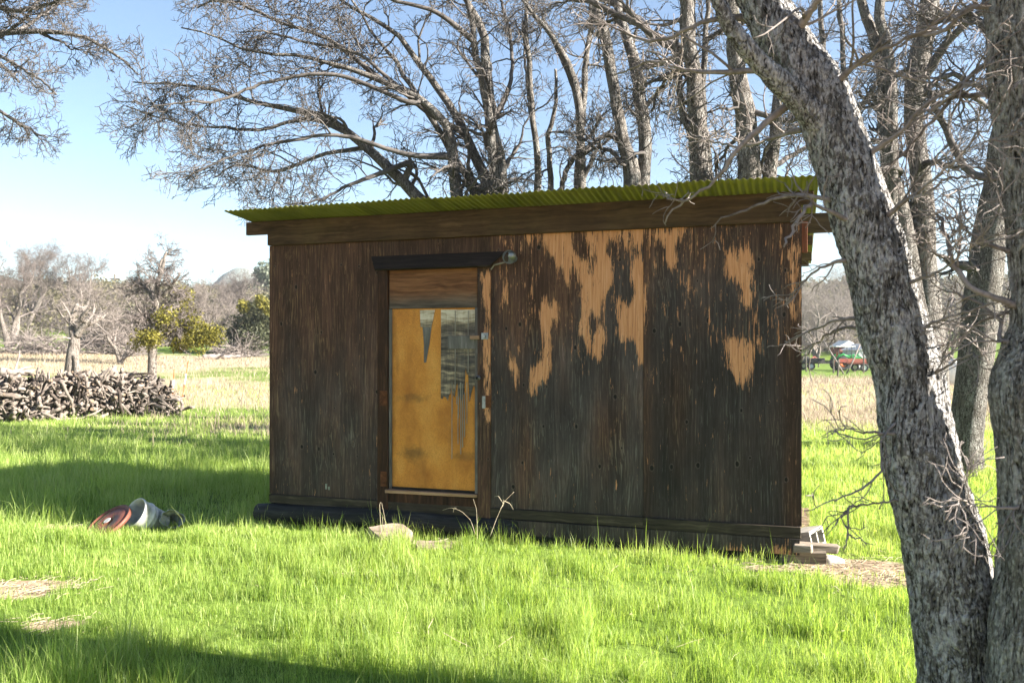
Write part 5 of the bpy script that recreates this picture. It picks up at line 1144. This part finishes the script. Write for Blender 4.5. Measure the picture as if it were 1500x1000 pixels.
def far_shed(px, py, Y, w, d, h, label, wall, roof, rz=0):
    c = P(px, py, Y); T = empty("far_shed", gz(c), label, "shed", rz)
    MB().box((-w/2, -d/2, -.3), (w/2, d/2, h)).build("wall", M[wall], T); MB().prism([(-w/2-.2, h+.004), (0, h+.7), (w/2+.2, h+.004)], -d/2-.2, d/2+.2).build("roof", M[roof], T)
    MB().box((-w*.15, -d/2-.03, 0), (w*.2, -d/2-.005, h*.8)).build("door", M['darkmetal'], T)
far_shed(1263, 530, 92, 3.0, 2.6, 1.3, "low grey metal roofed shed behind the tractor", 'tin', 'tin', .3)
far_shed(1236, 528, 95, 2.0, 2.0, 1.6, "small rust red shed behind the tractor's canopy", 'rustred', 'white_paint', .1)
def tank():
    c = P(1398, 530, 40); T = empty("water_tank", gz(c), "white plastic tank standing between the foreground trunks", "tank")
    MB().lathe([(0, .0), (.5, .0), (.5, .95), (.44, 1.08), (.16, 1.16), (.16, 1.22), (0, 1.22)], 28).build("tank_shell", M['white_paint'], T, True)
    MB().box((-.6, -.6, -.3), (.6, .6, -.002)).build("stand", M['post'], T)
tank()
# utility pole on the left skyline
c = P(168, 425, 150); x, y, z = gz(c); T = empty("utility_pole", (x, y, z), "dark utility pole standing against the pale sky above the far scrub", "utility pole")
MB().tube([(0, 0, -.3), (0, 0, 15.2-z)], [.2, .15], 10).build("pole", M['post'], T, True); MB().box((-.9, -.08, 14.2-z), (.9, .08, 14.42-z)).build("crossarm", M['post'], T)
# marker stakes with an orange flag by the log pile
def stake(px, py, px1, py1, Y, lab):
    a = P(px, py, Y); b = P(px1, py1, Y); T = empty("marker_stake", (a[0], a[1], float(ground_z(a[0], a[1]))), lab, "stake"); d = b-np.array(T.location)
    MB().tube([(0, 0, -.05), tuple(d)], .011, 6).build("rod", M['orange_paint'], T)
    MB().tube([tuple(d*.55), tuple(d*.75)], .02, 8).build("white_band", M['white_paint'], T)
stake(263, 587, 276, 528, 22.5, "leaning orange and white stake at the right end of the log pile")
stake(251, 585, 255, 540, 22.8, "short orange and white stake behind the end of the log pile")

# ------------------------------------------------------------------ haze: the air between here and the far slope
def haze():
    o = MB().box((-330, -60, -3), (330, 420, 62)).build("haze", None); t = NT("haze_air"); v = t.n("ShaderNodeVolumePrincipled")
    t.set(v.inputs["Color"], (.90, .93, .97)); t.set(v.inputs["Density"], .0004); t.set(v.inputs["Anisotropy"], .35); t.t.links.new(v.outputs[0], t.out.inputs[1])
    o.data.materials.clear(); o.data.materials.append(t.m); tag(o, kind='stuff')
haze()
